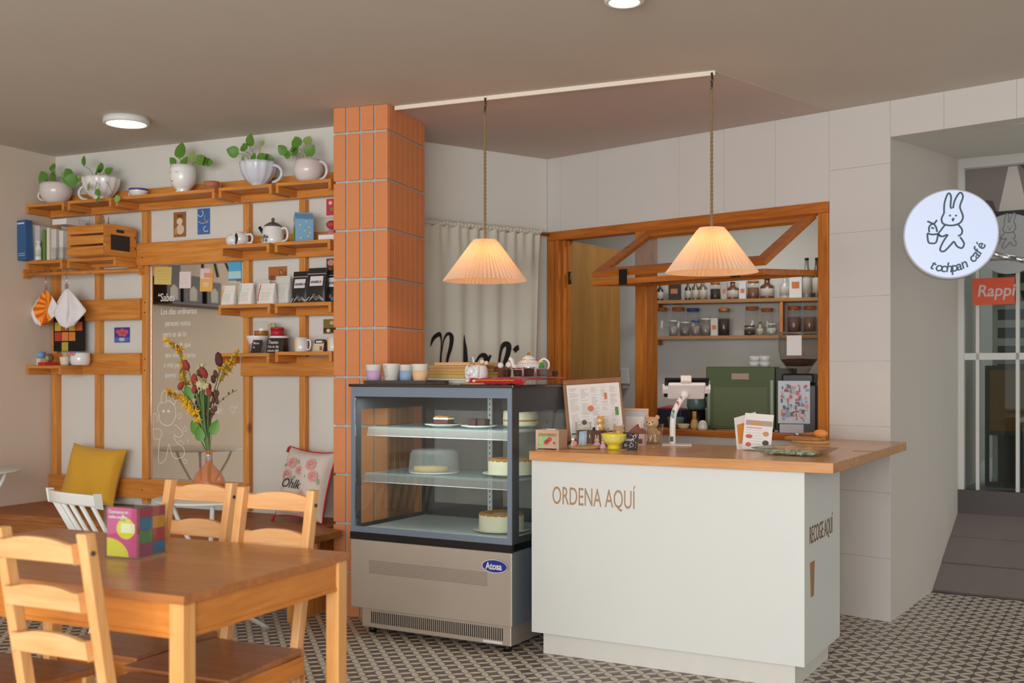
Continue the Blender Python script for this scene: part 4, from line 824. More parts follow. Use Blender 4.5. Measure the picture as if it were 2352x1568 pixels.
dr_ = MB(); g = lambda x, z: (x, -.0066, z)
for pts, w_, cl in [line([(368, 958), (362, 940), (367, 926), (378, 924), (386, 920), (400, 930), (404, 950), (396, 972), (382, 977), (368, 968), (364, 950)]), line([(370, 926), (372, 905), (378, 896), (382, 905), (382, 924)]), line([(390, 922), (396, 905), (404, 898), (408, 908), (400, 930)]), line([(367, 1008), (364, 1040), (365, 1062), (378, 1058), (385, 1035), (388, 1020), (394, 1040), (402, 1052), (418, 1050), (424, 1040), (420, 1026), (408, 1018), (402, 1008), (400, 1000)]), line([(402, 975), (414, 985), (420, 996), (412, 1004), (400, 998)]), line([(352, 990), (352, 955), (358, 950), (362, 970)], .003), line([(352, 985), (366, 985), (372, 995), (366, 1008), (354, 1005), (352, 990)], .003), line([(408, 1018), (412, 1012), (420, 1014), (422, 1020)], .003), line([(430, 1008), (434, 1018)], .003), line([(538, 938), (534, 932), (529, 937), (534, 948), (540, 940), (545, 932), (538, 938)], .0035), line([(425, 980), (430, 984), (426, 990), (421, 985), (425, 978)], .003), line([(412, 948), (416, 955), (412, 962), (408, 955), (412, 948)], .003), line([(424, 1054), (430, 1058), (426, 1064), (420, 1060), (424, 1054)], .003), line([(492, 880), (498, 876), (504, 882), (500, 890), (492, 880)], .003)]:
    dr_.ribbon(pts, w_, g)
for p in ((376, 944), (387, 944)): x, z = mp(*p); dr_.disc(x, z, .011, .008, -.0066, 10)
stuff(dr_.build('white_drawing', M_chk, mi))
def note(px0, py0, px1, py1, label, base, patches, tilt): return poster(px0, py0, px1, py1, -.0155, label, base, patches, {}, 'paper_note', 'note', .0008, SH, tilt)
note(354, 612, 393, 651, 'yellow paper note on the mirror corner', flat((216, 190, 110)), [(flat((190, 160, 80)), 's', [(.1, .3+.15*i), (.85, .3+.15*i)], .015) for i in range(4)], 3)
note(412, 624, 438, 661, 'pale pink paper note on the mirror', flat((230, 214, 212)), [(flat((196, 160, 160)), 's', [(.15, .3+.12*i), (.8, .3+.12*i)], .015) for i in range(5)], 1)
note(459, 616, 488, 668, 'orange and pink paper note on the mirror', flat((226, 176, 96)), [(flat((226, 200, 206)), 'r', .0, .75, .55, 1), (flat((226, 150, 110)), 'r', .3, 1, .6, .8), (flat((236, 190, 150)), 'r', .25, .7, .2, .4)], 2)
note(525, 601, 554, 650, 'seaside postcard with blue sky on the mirror', flat((90, 172, 214)), [(flat((176, 212, 216)), 'r', 0, 1, .2, .55), (flat((80, 140, 190)), 'r', 0, 1, .12, .22), (flat((206, 190, 160)), 'r', 0, 1, .0, .12), (flat((110, 110, 96)), 'r', .62, 1, .08, .2)], 0)
# ------------------------------------------------------------------ what the mirror shows: shelf and lamp on the left wall
t = thing('wall_shelf', 'dark thin shelf on the left wall, seen in the mirror', 'shelf', SH, .003, 0, 1.735); MB().box(0, .24, -1.75, -.82, 0, .015).build('shelf_board', mat('dark_wood', (70, 48, 40), .5), t)
for y, w_, h, lab in ((-.93, .14, .30, 'dark brown canister box on the left wall shelf'), (-1.13, .20, .20, 'low black box on the left wall shelf'), (-1.36, .16, .17, 'small black box at the shelf end on the left wall')):
    t = thing('storage_box', lab, 'box', SH, .10, y, 1.7505); MB().box(-.06, .06, -w_/2, w_/2, 0, h).build('body', mat('brown_black', (62, 44, 40), .5), t, bev=.003); MB().prism([(-.04, .02), (.04, .02), (.04, .10), (.0, .13), (-.04, .10)], .0605, .063, 'yz').build('arch_label', flat((206, 200, 188)), t)
t = thing('floor_lamp_arm', 'dark three armed wall lamp above the left wall shelf', 'lamp', SH, .003, -1.35, 2.12)
MB().box(0, .02, -.05, .05, -.05, .05).build('plate', M_black, t)
for dy in (-.12, 0, .12): MB().tube([(.02, 0, 0), (.16, dy, -.02), (.2, dy*1.4, -.16)], .011, 8).build('arm', M_black, t)
# ------------------------------------------------------------------ bistro tables, spindle chair, cushions, vase
M_wm = mat('white_metal', (226, 226, 220), .35)
def bistro(x, y, z, r, label, rot):
    t = thing('bistro_table', label, 'table', None, x, y, 0, rot, 'round white bistro tables')
    MB().lathe([(0, z-.012), (r-.004, z-.012), (r, z-.008), (r, z-.002), (r-.003, z), (0, z)], 48).build('top', M_wm, t)
    for k in range(3):
        a = math.radians(120*k+20); MB().tube(smooth_line([(r*.75*math.cos(a), r*.75*math.sin(a), z-.0125), (r*.62*math.cos(a), r*.62*math.sin(a), z-.10), (.05*math.cos(a), .05*math.sin(a), z*.55), (.07*math.cos(a), .07*math.sin(a), z*.3), (.34*math.cos(a), .34*math.sin(a), .012)]), .011, 8).build('leg', M_wm, t)
    return t
V0 = (-1.406, 5.14)
bistro(V0[0], V0[1], .68, .25, 'round white bistro table under the orange vase', 30); bistro(*SH.w(.37, -.99)[:2], .73, .30, 'round white bistro table at the far left edge', 10)
t = thing('spindle_chair', 'white spindle back chair behind the menu cube', 'chair', None, -1.665, 4.70, 0, 140)
pt = [(-.19+.38*i/10, .20+.05*math.sin(math.pi*i/10), .745+.006*math.sin(math.pi*i/10)) for i in range(11)]
v = []
for p in pt: v += [(p[0], p[1]-.012, p[2]-.028), (p[0], p[1]+.012, p[2]-.022), (p[0], p[1]+.020, p[2]+.026), (p[0], p[1]-.004, p[2]+.024)]
MB().add(v, [(4*i+k, 4*i+(k+1) % 4, 4*i+4+(k+1) % 4, 4*i+4+k) for i in range(10) for k in range(4)]+[(0, 1, 2, 3), (43, 42, 41, 40)]).build('top_rail', M_wm, t, bev=.006)
for i in range(7): u = (i+.5)/7; MB().tube([(-.165+.33*u, .05+.035*math.sin(math.pi*u), .455), (-.18+.36*u, .20+.05*math.sin(math.pi*u), .73)], .0095, 7).build('spindle', M_wm, t)
MB().prism(arc(0, -.13, .21, .20, 0, 360, 28)[:-1], .43, .455).build('seat', M_wm, t, bev=.006)
for sx in (-1, 1):
    for sy in (-1, 1): MB().tube([(sx*.12, -.13+sy*.11, .43), (sx*.19, -.13+sy*.19, 0)], [.016, .012], 8).build('leg', M_wm, t)
def cushion(name, label, px, py, w_, h, th_, y, rot, tilt, m, roll=0):
    u, z = SH.hy(px, py, y); t = thing(name, label, 'cushion', SH, u, y, z)
    def fn(a, b):
        x, z = 2*a-1, 2*b-1; e = (1-x**4)*(1-z**4); pin = 1-.07*(1-abs(x*z))*0; sx_ = x*(1-.09*(1-z*z)*abs(x)); sz_ = z*(1-.09*(1-x*x)*abs(z)); return (sx_*w_/2, -th_/2*max(e, 0)**.55-.004*math.sin(7*x+3*z)*e, sz_*h/2)
    o = MB(); o.grid(fn, 26, 26); o.grid(lambda a, b: (fn(1-a, b)[0], -fn(1-a, b)[1], fn(1-a, b)[2]), 26, 26); c_ = o.build('cover', m, t); t.rotation_euler = (math.radians(tilt), math.radians(roll), SH.a+math.radians(rot)); return t
cu = cushion('yellow_cushion', 'mustard yellow cushion leaning on the wall rack', 214, 1090, .375, .36, .15, -.17, 10, -16, mat('mustard_cloth', (218, 166, 52), .9, noise=.08, nscale=8, bump=.15, sheen=.2), 5)
M_lin = mat('linen', (222, 212, 200), .9, bump=.15, nscale=150)
cp = cushion('floral_cushion', 'cream cushion with pink roses and red piping by the column', 703, 1112, .33, .385, .13, -.22, -6, -14, M_lin, 4)
def on_cush(x, z, w_=.33, h=.385, th_=.13):
    a, b = 2*x/w_, 2*z/h; a = max(-.99, min(.99, a)); b = max(-.99, min(.99, b)); return (x, -th_/2*((1-a**4)*(1-b**4))**.55-.0035, z)
m_ = MB(); rs = [(-.075, .10, .032), (.055, .105, .032), (-.01, .065, .026), (-.095, .03, .034), (.085, .045, .03), (-.09, -.12, .03), (-.03, -.10, .03), (.04, -.06, .026), (.06, -.145, .026)]
for x, z, r_ in rs:
    m_.cur = 0; m_.add([on_cush(x+r_*math.cos(q*math.pi/6)*(1+.12*(q % 2)), z+r_*math.sin(q*math.pi/6)) for q in range(12)], [tuple(range(12))]); m_.cur = 1; m_.ribbon([(x+r_*.55*math.cos(q*.7), z+r_*.55*math.sin(q*.7)) for q in range(8)], .004, lambda a, b: (on_cush(a, b)[0], on_cush(a, b)[1]-.0006, b)); m_.cur = 2; m_.add([(on_cush(x+.004*math.cos(q), z+.004*math.sin(q))[0], on_cush(x, z)[1]-.0012, z+.004*math.sin(q)) for q in range(6)], [tuple(range(6))])
m_.cur = 3
for x, z, a in ((-.12, .085, .3), (-.03, .11, 2.2), (.03, .03, 1.2), (-.045, .02, .8), (.12, .02, 1.8), (-.11, -.08, 1.5), (-.06, -.13, .4), (.01, -.12, 2.3), (.1, -.1, .8)):
    m_.add([on_cush(x+math.cos(a)*.018*math.cos(q*math.pi/4)-math.sin(a)*.008*math.sin(q*math.pi/4), z+math.sin(a)*.018*math.cos(q*math.pi/4)+math.cos(a)*.008*math.sin(q*math.pi/4)) for q in range(8)], [tuple(range(8))])
stuff(m_.build('rose_print', [flat((226, 168, 162)), flat((206, 130, 128)), flat((110, 50, 70)), flat((160, 178, 150))], cp))
M_pip = mat('red_piping', (190, 44, 70), .8); pe = [(x*.166, 0, z*.193) for x, z in [(-1, -1), (-.5, -.93), (0, -.91), (.5, -.93), (1, -1), (.93, -.5), (.91, 0), (.93, .5), (1, 1), (.5, .93), (0, .91), (-.5, .93), (-1, 1), (-.93, .5), (-.91, 0), (-.93, -.5)]]
MB().tube(pe, .005, 6, True).build('piping', M_pip, cp); 
for x, z in ((-1, -1), (-1, 1), (1, 1), (1, -1)): MB().tube([(x*.166, 0, z*.193), (x*.176, 0, z*.193-.01), (x*.178, 0, z*.193-.035)], [.004, .007, .009], 6).build('tassel', M_pip, cp)
text('Ohlk', .07, mat('navy_ink', (60, 50, 80), .8), cp, -.11, -.075, -.035, sx=.9, shear=.3, name='script')
# vase of dried flowers
M_oj = milky('orange_glass', (226, 130, 74), .5); vz = .6805
va = thing('glass_vase', 'orange glass demijohn vase on the bistro table', 'vase', None, V0[0], V0[1], vz)
MB().lathe([(.055, .002), (.068, .012), (.074, .05), (.073, .08), (.06, .11), (.036, .135), (.019, .155), (.0155, .175), (.015, .205), (.019, .209), (.019, .216), (.0155, .218)], 40).build('body', M_oj, va); MB().lathe([(.0162, .16), (.0164, .20)], 24).build('neck_band', mat('foil', (200, 190, 196), .25, metal=.6), va)
MB().lathe([(0, .006), (.05, .006), (.064, .018), (.069, .05), (.068, .062), (0, .062)], 32).build('water', glass('orange_water', (240, 186, 140), .5), va)
def petals(m, n=5):
    v = [(0, 0, .02)]; f = []
    for i in range(n):
        a = 2*math.pi*i/n
        for r_, da, z in ((.5, -.35, .1), (1, 0, .22), (.5, .35, .1)): v.append((r_*math.cos(a+da), r_*math.sin(a+da), z))
        f.append((0, 1+3*i, 2+3*i, 3+3*i))
    v2 = len(v); v.append((0, 0, -.15))
    for i in range(n): f.append((v2, 1+3*((i+1) % n), 3+3*i, 2+3*i))
    return MB().add(v, f, False).mesh('blossom', m)
def headm(m): return MB().lathe([(.08, 0), (.30, .25), (.34, .6), (.24, 1.05), (0, 1.25)], 9, ripple=.1, rn=5).mesh('flower_head', m)
B_y = petals(mat('yellow_petal', (230, 178, 32), .7)); B_o = petals(mat('ochre_petal', (196, 140, 36), .8)); B_r = headm(mat('dried_red', (150, 62, 46), .85)); B_w = petals(mat('cream_petal', (206, 200, 150), .8), 7); B_b = headm(mat('dried_brown', (104, 70, 56), .9)); B_m = headm(mat('dark_maroon', (92, 44, 44), .9))
M_gs = mat('flower_stem', (96, 124, 70), .7); M_bs = mat('brown_stem', (112, 92, 66), .8)
dV = V0[1]
def fpt(px, py, dy=0.0): return ((px-CX)/F_PX*(dV+dy)-V0[0], dy, HC+(HY-py)/F_PX*(dV+dy)-vz)
def flower(label, path, heads, sm=M_gs, name='dried_flower', dy=0.0, r_=.0025):
    t = thing(name, label, 'flower', None, V0[0], V0[1], vz, 0, 'dried flowers in the orange vase'); pts = [(random.uniform(-.006, .006), random.uniform(-.006, .006), .02), (random.uniform(-.005, .005), 0, .20)]+[fpt(px, py, dy*(i+1)/len(path)) for i, (px, py) in enumerate(path)]
    MB().tube(smooth_line(pts, 4), r_, 5).build('stem', sm, t)
    for px, py, me, s_ in heads:
        o = obj_of('blossom', me, t); k_ = dV/F_PX; o.location = fpt(px, py, dy); o.scale = (1.45*s_*k_,)*3; o.rotation_euler = (random.uniform(-.5, .3), random.uniform(-.4, .4), random.uniform(-3, 3)) if me in (B_r, B_b, B_m) else (random.uniform(.6, 1.9), random.uniform(-.6, .6), random.uniform(-3, 3))
    return t
def spray(path, n, me, s0, s1, jit=6, alt=None):
    out = []
    pp = smooth_line([(p[0], p[1]) for p in path], 8)
    for i in range(n): p = pp[int((len(pp)-1)*i/(n-1))]; out.append((p[0]+random.uniform(-jit, jit), p[1]+random.uniform(-jit, jit), alt if (alt and i % 3 == 0) else me, s0+(s1-s0)*i/n))
    return out
flower('tall yellow blossom spray arching up to the left', [(455, 960), (428, 890), (418, 830), (404, 800), (383, 785)], spray([(430, 880), (420, 850), (418, 825), (412, 805), (398, 795), (382, 786)], 26, B_y, 10, 7, 6, B_o), dy=.02)
flower('yellow blossom spray reaching left', [(452, 960), (432, 930), (410, 912), (382, 898)], spray([(436, 925), (415, 912), (398, 905), (383, 899)], 15, B_o, 8, 7, 5, B_y), dy=-.03)
flower('yellow blossom spray hanging low on the left side', [(462, 990), (450, 965), (436, 940), (428, 936)], spray([(452, 965), (445, 950), (436, 938), (428, 934)], 10, B_y, 9, 8, 5), dy=-.05)
flower('yellow blossom spray on the right, behind the shelf', [(485, 960), (500, 890), (512, 855), (528, 835), (546, 806)], spray([(508, 862), (516, 848), (524, 840), (534, 834), (540, 826), (546, 806)], 22, B_y, 10, 7, 7, B_o), dy=.12)
for lab, p, me, s_, dy in (('dried red bud highest at the left', [(458, 940), (432, 846)], B_r, 15, 0), ('dried red bud beside the white drawing', [(460, 930), (447, 880)], B_r, 16, -.03), ('dried red bud at upper centre', [(468, 930), (474, 864)], B_r, 17, .02), ('dried red bud low on the left', [(458, 950), (411, 890)], B_r, 13, -.04), ('dried red bud low at the centre', [(462, 940), (444, 898)], B_r, 12, -.05), ('dried rust bud at the right', [(478, 950), (484, 906)], B_r, 13, -.05), ('dried rust bud second at the right', [(480, 960), (480, 894)], B_r, 12, .02)):
    flower(lab, p, [(p[-1][0], p[-1][1]+5, me, s_)], dy=dy)
flower('cream statice cluster at the centre', [(465, 940), (465, 885)], [(465+random.uniform(-9, 9), 880+random.uniform(-9, 9), B_w, 7) for _ in range(12)], dy=-.04); flower('cream statice cluster at the top centre', [(467, 920), (462, 845)], [(462+random.uniform(-9, 9), 845+random.uniform(-7, 7), B_w, 6) for _ in range(10)]+[(459, 865, B_b, 10), (463, 875, B_b, 9)], M_bs, dy=.04)
flower('dark maroon bud under the shelf', [(485, 930), (500, 870), (506, 845)], [(505, 842, B_m, 20), (498, 868, B_b, 12), (492, 880, B_b, 12)], M_bs, dy=.08); flower('brown feathery dried spray at the right', [(478, 970), (490, 930), (498, 905)], spray([(482, 960), (490, 930), (497, 908)], 16, B_b, 9, 7, 8), M_bs, dy=.0)
flower('olive feathery spray in the centre of the bouquet', [(462, 960), (452, 900), (450, 885)], spray([(460, 950), (454, 915), (450, 888)], 14, B_b, 6, 5, 7), dy=.03); flower('yellow blossom spray in the lower left of the bouquet', [(460, 980), (446, 945), (420, 915), (404, 905)], spray([(448, 948), (435, 930), (418, 915), (405, 906)], 14, B_y, 9, 7, 6, B_o), dy=.01)
flower('thin bare twig pointing right', [(480, 980), (500, 930), (520, 910), (544, 896)], [(512, 919, B_b, 4), (524, 906, B_b, 4), (534, 900, B_b, 4)], M_bs, dy=.0, r_=.0014)
for i in range(9): x0 = 456+i*3.2; flower('%s green grass blade in the middle of the bouquet' % ['leftmost', 'second', 'third', 'fourth', 'central', 'sixth', 'seventh', 'eighth', 'rightmost'][i], [(470+(i-4)*1.6, 970), (x0-2, 900+random.uniform(-6, 10))], [], dy=random.uniform(-.03, .03), name='grass_blade', r_=.004)
for i, (px, py, a) in enumerate(((457, 985, -25), (486, 985, 20), (462, 1000, -10), (440, 905, -20))):
    t = thing('flower_leaf', ['broad green leaf at the left of the vase neck', 'broad olive leaf at the right of the vase neck', 'green leaf just above the vase neck', 'narrow green leaf among the yellow blossoms'][i], 'leaf', None, V0[0], V0[1], vz); x, y, z = fpt(px, py, -.02)
    o = obj_of('blade', LEAF, t); o.location = (x, y, z-.03); o.scale = (.05, .06, .075); o.rotation_euler = (0, math.radians(a), .3); MB().tube([(0, 0, .19), (x, y, z-.03)], .0018, 5).build('stalk', M_gs, t)
# ------------------------------------------------------------------ menu cube on the dining table
bx_ = [TB.hz(317.5, 1287.5, TZ), TB.hz(235.5, 1281, TZ), TB.hz(369.5, 1273, TZ)]
mc = thing('menu_cube', 'clear acrylic menu cube, pink front and coloured squares on the side', 'menu holder', TB, bx_[0][0], bx_[0][1], TZ+.0005, 2); s_ = .122; hh = .147
for i, b in enumerate(((-s_, 0, 0, .002), (-s_, 0, s_-.002, s_), (-s_, -s_+.002, .002, s_-.002), (-.002, 0, .002, s_-.002))): MB().box(b[0], b[1], b[2], b[3], 0, hh).build('acrylic_wall', M_glass, mc)
o = MB().box(-s_+.008, -.008, .003, .004, .006, hh-.004).build('front_sheet', flat((214, 84, 140)), mc); M_ye = flat((232, 214, 66))
MB().add([(-s_*.5+q[0]*s_, .0024, q[1]*hh) for q in arc(.12, .58, .27, .2, 0, 360, 20)[:-1]], [tuple(range(20))]).add([(-s_*.56, .0024, hh*.72), (-s_*.46, .0024, hh*.86), (-s_*.36, .0024, hh*.72)], [(0, 1, 2)]).add([(-s_+.008, .0024, .006)]+[(-s_+.008+q[0], .0024, .006+q[1]) for q in arc(0, 0, .078, .052, 0, 90, 10)], [tuple(range(12))]).build('yellow_print', M_ye, o)
text('Conócenos en', .0125, M_paper, o, -s_+.014, .0022, hh-.020, sx=.95, extrude=.0001, bold=.0003); text('redes sociales', .0125, M_paper, o, -s_+.014, .0022, hh-.034, sx=.95, extrude=.0001, bold=.0003); MB().rect(-s_*.52, -s_*.12, hh*.5, hh*.68, .0023).build('white_print', flat((240, 236, 190)), o)
sd = MB().box(-.004, -.003, .008, s_-.008, .006, hh-.004).build('side_sheet', flat((186, 84, 104)), mc)
for i, c_ in enumerate([(84, 140, 176), (226, 160, 70), (104, 158, 110), (196, 84, 92), (178, 96, 128), (70, 130, 172)]):
    r_, q = divmod(i, 2); o = MB().add([(-.0024, .010+q*.051, .115-r_*.036-.034), (-.0024, .010+(q+1)*.051-.001, .115-r_*.036-.034), (-.0024, .010+(q+1)*.051-.001, .115-r_*.036), (-.0024, .010+q*.051, .115-r_*.036)], [(0, 1, 2, 3)]).build('colour_square', flat(c_), sd)
# ------------------------------------------------------------------ curtain with script letters
cr_ = thing('curtain', 'off white linen curtain with black script letters behind the case', 'curtain', CW, 0, 0, 0)
def cwx(px, y=-.07): return CW.hy(px, 600, y)[0]
x0c, x1c = cwx(930), cwx(1241); zc1 = CW.hy(1100, 518, -.07)[1]
def cwave(x, z):
    f_ = (zc1-z)/max(zc1-.2, .1); am = .006+.022*min(1, f_*1.6); return -.065-am*(math.sin(x*46)+.6*math.sin(x*27+1.3))*.6-.01*math.sin(x*90)*max(0, .12-f_)*8
M_cur = mat('linen_curtain', (214, 210, 196), .9, bump=.2, nscale=220)
MB().grid(lambda a, b: (x0c+(x1c-x0c)*a-.035*b*(a**3), cwave(x0c+(x1c-x0c)*a, zc1-(zc1-.25)*b), zc1-(zc1-.25)*b), 110, 24).build('cloth', M_cur, cr_)
MB().grid(lambda a, b: (x0c+(x1c-x0c)*a, -.062-.022*math.sin(math.pi*b)-.004*math.sin(a*240), zc1-.022+.036*b+.003*math.sin(a*70)), 160, 8).build('rod_pocket', M_cur, cr_)
MB().tube([(x0c-.1, -.055, zc1-.012), (cwx(1262), -.055, zc1-.012)], .012, 10).build('rod', M_kx, cr_)
def cpt(px, py): return CW.hy(px, py, -.09)
lt = MB(); mpc = lambda x, z: (x, cwave(x, z)-.004, z)
for pts, ws in (([(994, 795), (1000, 776), (1012, 767), (1017, 780), (1017, 800), (1015, 825), (1014, 850)], [.004, .02, .026, .012, .012, .016, .014]), ([(1016, 820), (1024, 785), (1036, 766), (1043, 772), (1042, 795), (1036, 825), (1034, 850)], [.004, .012, .018, .022, .02, .018, .016]), ([(1071, 768), (1071, 785), (1073, 800), (1074, 830), (1074, 850)], [.004, .022, .036, .046, .046]), ([(1080, 850), (1092, 838), (1106, 818), (1120, 816), (1122, 826), (1115, 850)], [.01, .012, .02, .03, .028, .02]), ([(1131, 815), (1124, 835), (1118, 860)], [.012, .022, .03]), ([(1140, 870), (1148, 835), (1160, 797), (1172, 790), (1174, 805), (1166, 835), (1150, 860), (1140, 866)], [.01, .022, .03, .034, .03, .026, .016, .01]), ([(1184, 806), (1190, 800), (1197, 797)], [.03, .034, .03])):
    P3 = smooth_line([cpt(*p)+(w_,) for p, w_ in zip(pts, ws)], 6); lt.ribbon([(p[0], p[1]) for p in P3], [p[2] for p in P3], mpc)
stuff(lt.build('script_letters', mat('curtain_ink', (34, 28, 28), .85), cr_))

# ------------------------------------------------------------------ cakes in the case
def cs(px, y): return CT.hy(px, 1000, y)[0]
def in_case(name, label, cat, px, y, z, group=None): return thing(name, label, cat, CT, cs(px, y), y, z+.0006, 0, group)
M_plate = mat('white_plate', (234, 234, 230), .2, spec=.6); M_crm = mat('cream_icing', (236, 226, 198), .6, noise=.03, nscale=40, bump=.1); M_crumb = mat('golden_crumb', (196, 134, 66), .9, noise=.25, nscale=160, bump=.5); M_choc = mat('chocolate_cake', (86, 54, 44), .85, noise=.2, nscale=90, bump=.4)
def plate(t, r_, h=.012): MB().lathe([(r_*.55, 0), (r_*.6, .002), (r_*.98, h), (r_, h+.001), (r_*.97, h+.003), (r_*.6, .005), (0, .005)], 40).build('plate', M_plate, t)
DK = zb+.012
def whole_cake(px, y, z, r_, h, label):
    t = in_case('cheesecake', label, 'cake', px, y, z, 'cakes in the display case'); plate(t, r_*1.28)
    MB().lathe([(r_, .0055), (r_*1.01, .01), (r_*1.0, h-.006), (r_*.97, h), (0, h)], 40).build('cake', M_crm, t)
    MB().lathe([(r_*.99, h-.004), (r_*.985, h+.004), (r_*.8, h+.008), (r_*.5, h+.004), (r_*.42, h+.001)], 48, ripple=.02, rn=19).build('crumb_ring', M_crumb, t); return t
whole_cake(1152, .28, DK, .108, .085, 'whole iced cake with a crumb ring on the bottom deck'); whole_cake(1172, .30, SZ[1], .105, .075, 'whole iced cake with crumbs on the middle shelf')
t = in_case('cake_slice', 'brown cake slice with caramel top on the upper shelf', 'cake', 1018, .30, SZ[0], 'cakes in the display case'); plate(t, .092)
MB().prism([(-.045, -.02), (.045, -.03), (.045, .03), (-.03, .05)], .006, .036).build('cake', M_choc, t, bev=.003); MB().prism([(-.046, -.021), (.046, -.031), (.046, .03), (-.03, .05)], .0365, .046).build('cream_layer', M_crm, t, bev=.003); MB().grid(lambda a, b: (-.04+.08*a, -.02+.05*b, .047+.008*random.random()), 10, 6).build('crumb_top', M_crumb, t, solid=.003)
t = in_case('brownies', 'two dark brownie squares on a plate on the upper shelf', 'cake', 1100, .27, SZ[0], 'cakes in the display case'); plate(t, .088)
for x in (-.026, .026): MB().box(x-.022, x+.022, -.025, .025, .006, .046).build('brownie', mat('brownie', (60, 40, 36), .9, bump=.6, nscale=120), t, bev=.005)
t = in_case('layer_cake', 'cream layer cake with chopped nuts at the back of the upper shelf', 'cake', 1196, .47, SZ[0], 'cakes in the display case'); plate(t, .09); MB().lathe([(.085, .006), (.088, .03), (.086, .075), (.08, .082), (0, .082)], 36).build('cake', M_crm, t); MB().lathe([(.089, .03), (.09, .034), (.089, .038)], 36).build('filling', M_crumb, t)
t = in_case('cake_dome', 'ribbed clear dome over a yellow cake on the middle shelf', 'cake dome', 998, .27, SZ[1]); MB().cyl(.125, 0, .006, 40).build('tray', M_plate, t)
MB().lathe([(.128, .007), (.124, .012), (.118, .09), (.108, .108), (.09, .114), (0, .115)], 120, ripple=.02, rn=40).build('dome', milky('dome_plastic', (206, 208, 206), .26), t); MB().lathe([(.085, .0065), (.087, .01), (.085, .028), (.0, .03)], 30, (-.02, 0, 0)).build('cake', mat('sponge', (224, 182, 96), .8, noise=.1, nscale=60), t)
# ------------------------------------------------------------------ on top of the case
TZc = 1.2045
def yfor(px, u):                               # depth on the case top where column px meets local x = u
    lo, hi = 0.0, .7
    for _ in range(40):
        m = (lo+hi)/2
        if cs(px, m) > u: lo = m
        else: hi = m
    return lo
def ctop(name, label, cat, px, y, z=TZc, rot=0, group=None, fr=CT): return thing(name, label, cat, fr, fr.hy(px, 860, y)[0], y, z, rot, group)
ct = thing('serving_tray', 'dark metal tray under the paper cups', 'tray', CT, cs(838, .04), .03, TZc); TWd = cs(986, .06)-cs(838, .04)
MB().prism([(0, .0), (TWd, .0), (TWd-.01, .012), (TWd-.012, .004), (.012, .004), (.010, .012)], 0, .2, 'xz').build('base', mat('dark_tray', (84, 78, 76), .35, metal=.4), ct); MB().box(.0, TWd, -.001, .004, .004, .017).box(.0, TWd, .196, .2, .004, .017).build('rim', mat('dark_tray', (84, 78, 76), .35, metal=.4), ct)
M_pc = mat('paper_cup', (232, 228, 218), .6)
def pcup(px, y, h, rt, label, sleeve):
    t = ctop('paper_cup', label, 'paper cup', px, y, TZc+.0045, 0, 'paper cups on the tray'); rb = rt*.72
    MB().lathe([(rb, 0), (rt, h-.002), (rt+.0015, h), (rt-.001, h+.001), (rt-.002, h-.004), (rb-.002, .006), (0, .006)], 32).build('cup', M_pc, t)
    if sleeve:
        z0, z1 = h*.02, h*.68; f_ = lambda z: rb+(rt-rb)*z/h+.0012; MB().lathe([(f_(z0), z0), (f_(z1), z1), (f_(z1)-.001, z1+.0003)], 32).build('sleeve', mat('sleeve_%d' % sleeve[0], sleeve, .7), t)
    return t
pcup(859, .09, .088, .041, 'paper cup with a lilac sleeve', (204, 166, 206)); cb = pcup(899, .075, .092, .041, 'plain white paper cup with a line drawn bunny', None); pcup(931, .14, .088, .040, 'paper cup with a sky blue sleeve, behind', (150, 180, 206)); pcup(965, .08, .090, .041, 'paper cup with a peach sleeve', (232, 190, 148))
m_ = MB(); s0 = .0009
def onc(x, z): r_ = .0295+(.041-.0295)*z/.092+.0006; a = x/r_-.25; return (r_*math.sin(a), -r_*math.cos(a), z)
def bunny(mb, mp_, ox, oz, s, w_, cup=True):
    def P(l): return [(ox+x*s, oz+z*s) for x, z in l]
    L_ = [[(-.16, .50), (-.15, .72), (-.08, .92), (-.02, .86), (-.03, .64), (0, .60)], [(.02, .60), (.06, .78), (.16, .93), (.22, .84), (.16, .64), (.19, .52)], [(-.16, .50), (-.21, .38), (-.17, .27), (0, .23), (.16, .28), (.22, .40), (.19, .52)], [(-.14, .25), (-.22, .14), (-.27, .06), (-.20, .0), (-.1, .04)], [(.12, .25), (.2, .14), (.19, .04), (.12, .0)], [(-.08, .04), (-.18, -.12), (-.24, -.28), (-.16, -.32), (-.02, -.18), (.04, -.12), (.1, -.22), (.2, -.26), (.24, -.16), (.16, -.02)], [(-.06, .44), (-.02, .45)], [(.06, .44), (.1, .44)], [(.0, .38), (.02, .36), (.04, .39)], [(.02, .36), (.02, .32)]]
    if cup: L_ += [[(-.5, .08), (-.48, -.1), (-.42, -.14), (-.32, -.12), (-.28, .06)], [(-.5, .08), (-.4, .05), (-.28, .06)], [(-.46, .1), (-.46, .22), (-.38, .28), (-.32, .2), (-.3, .1)], [(-.28, .04), (-.22, .0)], [(-.38, .28), (-.5, .34)], [(-.36, .28), (-.3, .36)], [(-.42, .2), (-.36, .18)]]
    for l in L_: mb.ribbon(P(smooth_line(l, 5)), w_, mp_)
bunny(m_, onc, .0, .042, .046, .0011, False); stuff(m_.build('line_drawing', mat('grey_ink', (110, 100, 100), .8), cb))
M_krf = mat('kraft_board', (206, 160, 106), .8, noise=.04, nscale=30); M_yel = mat('yellow_board', (206, 172, 92), .7)
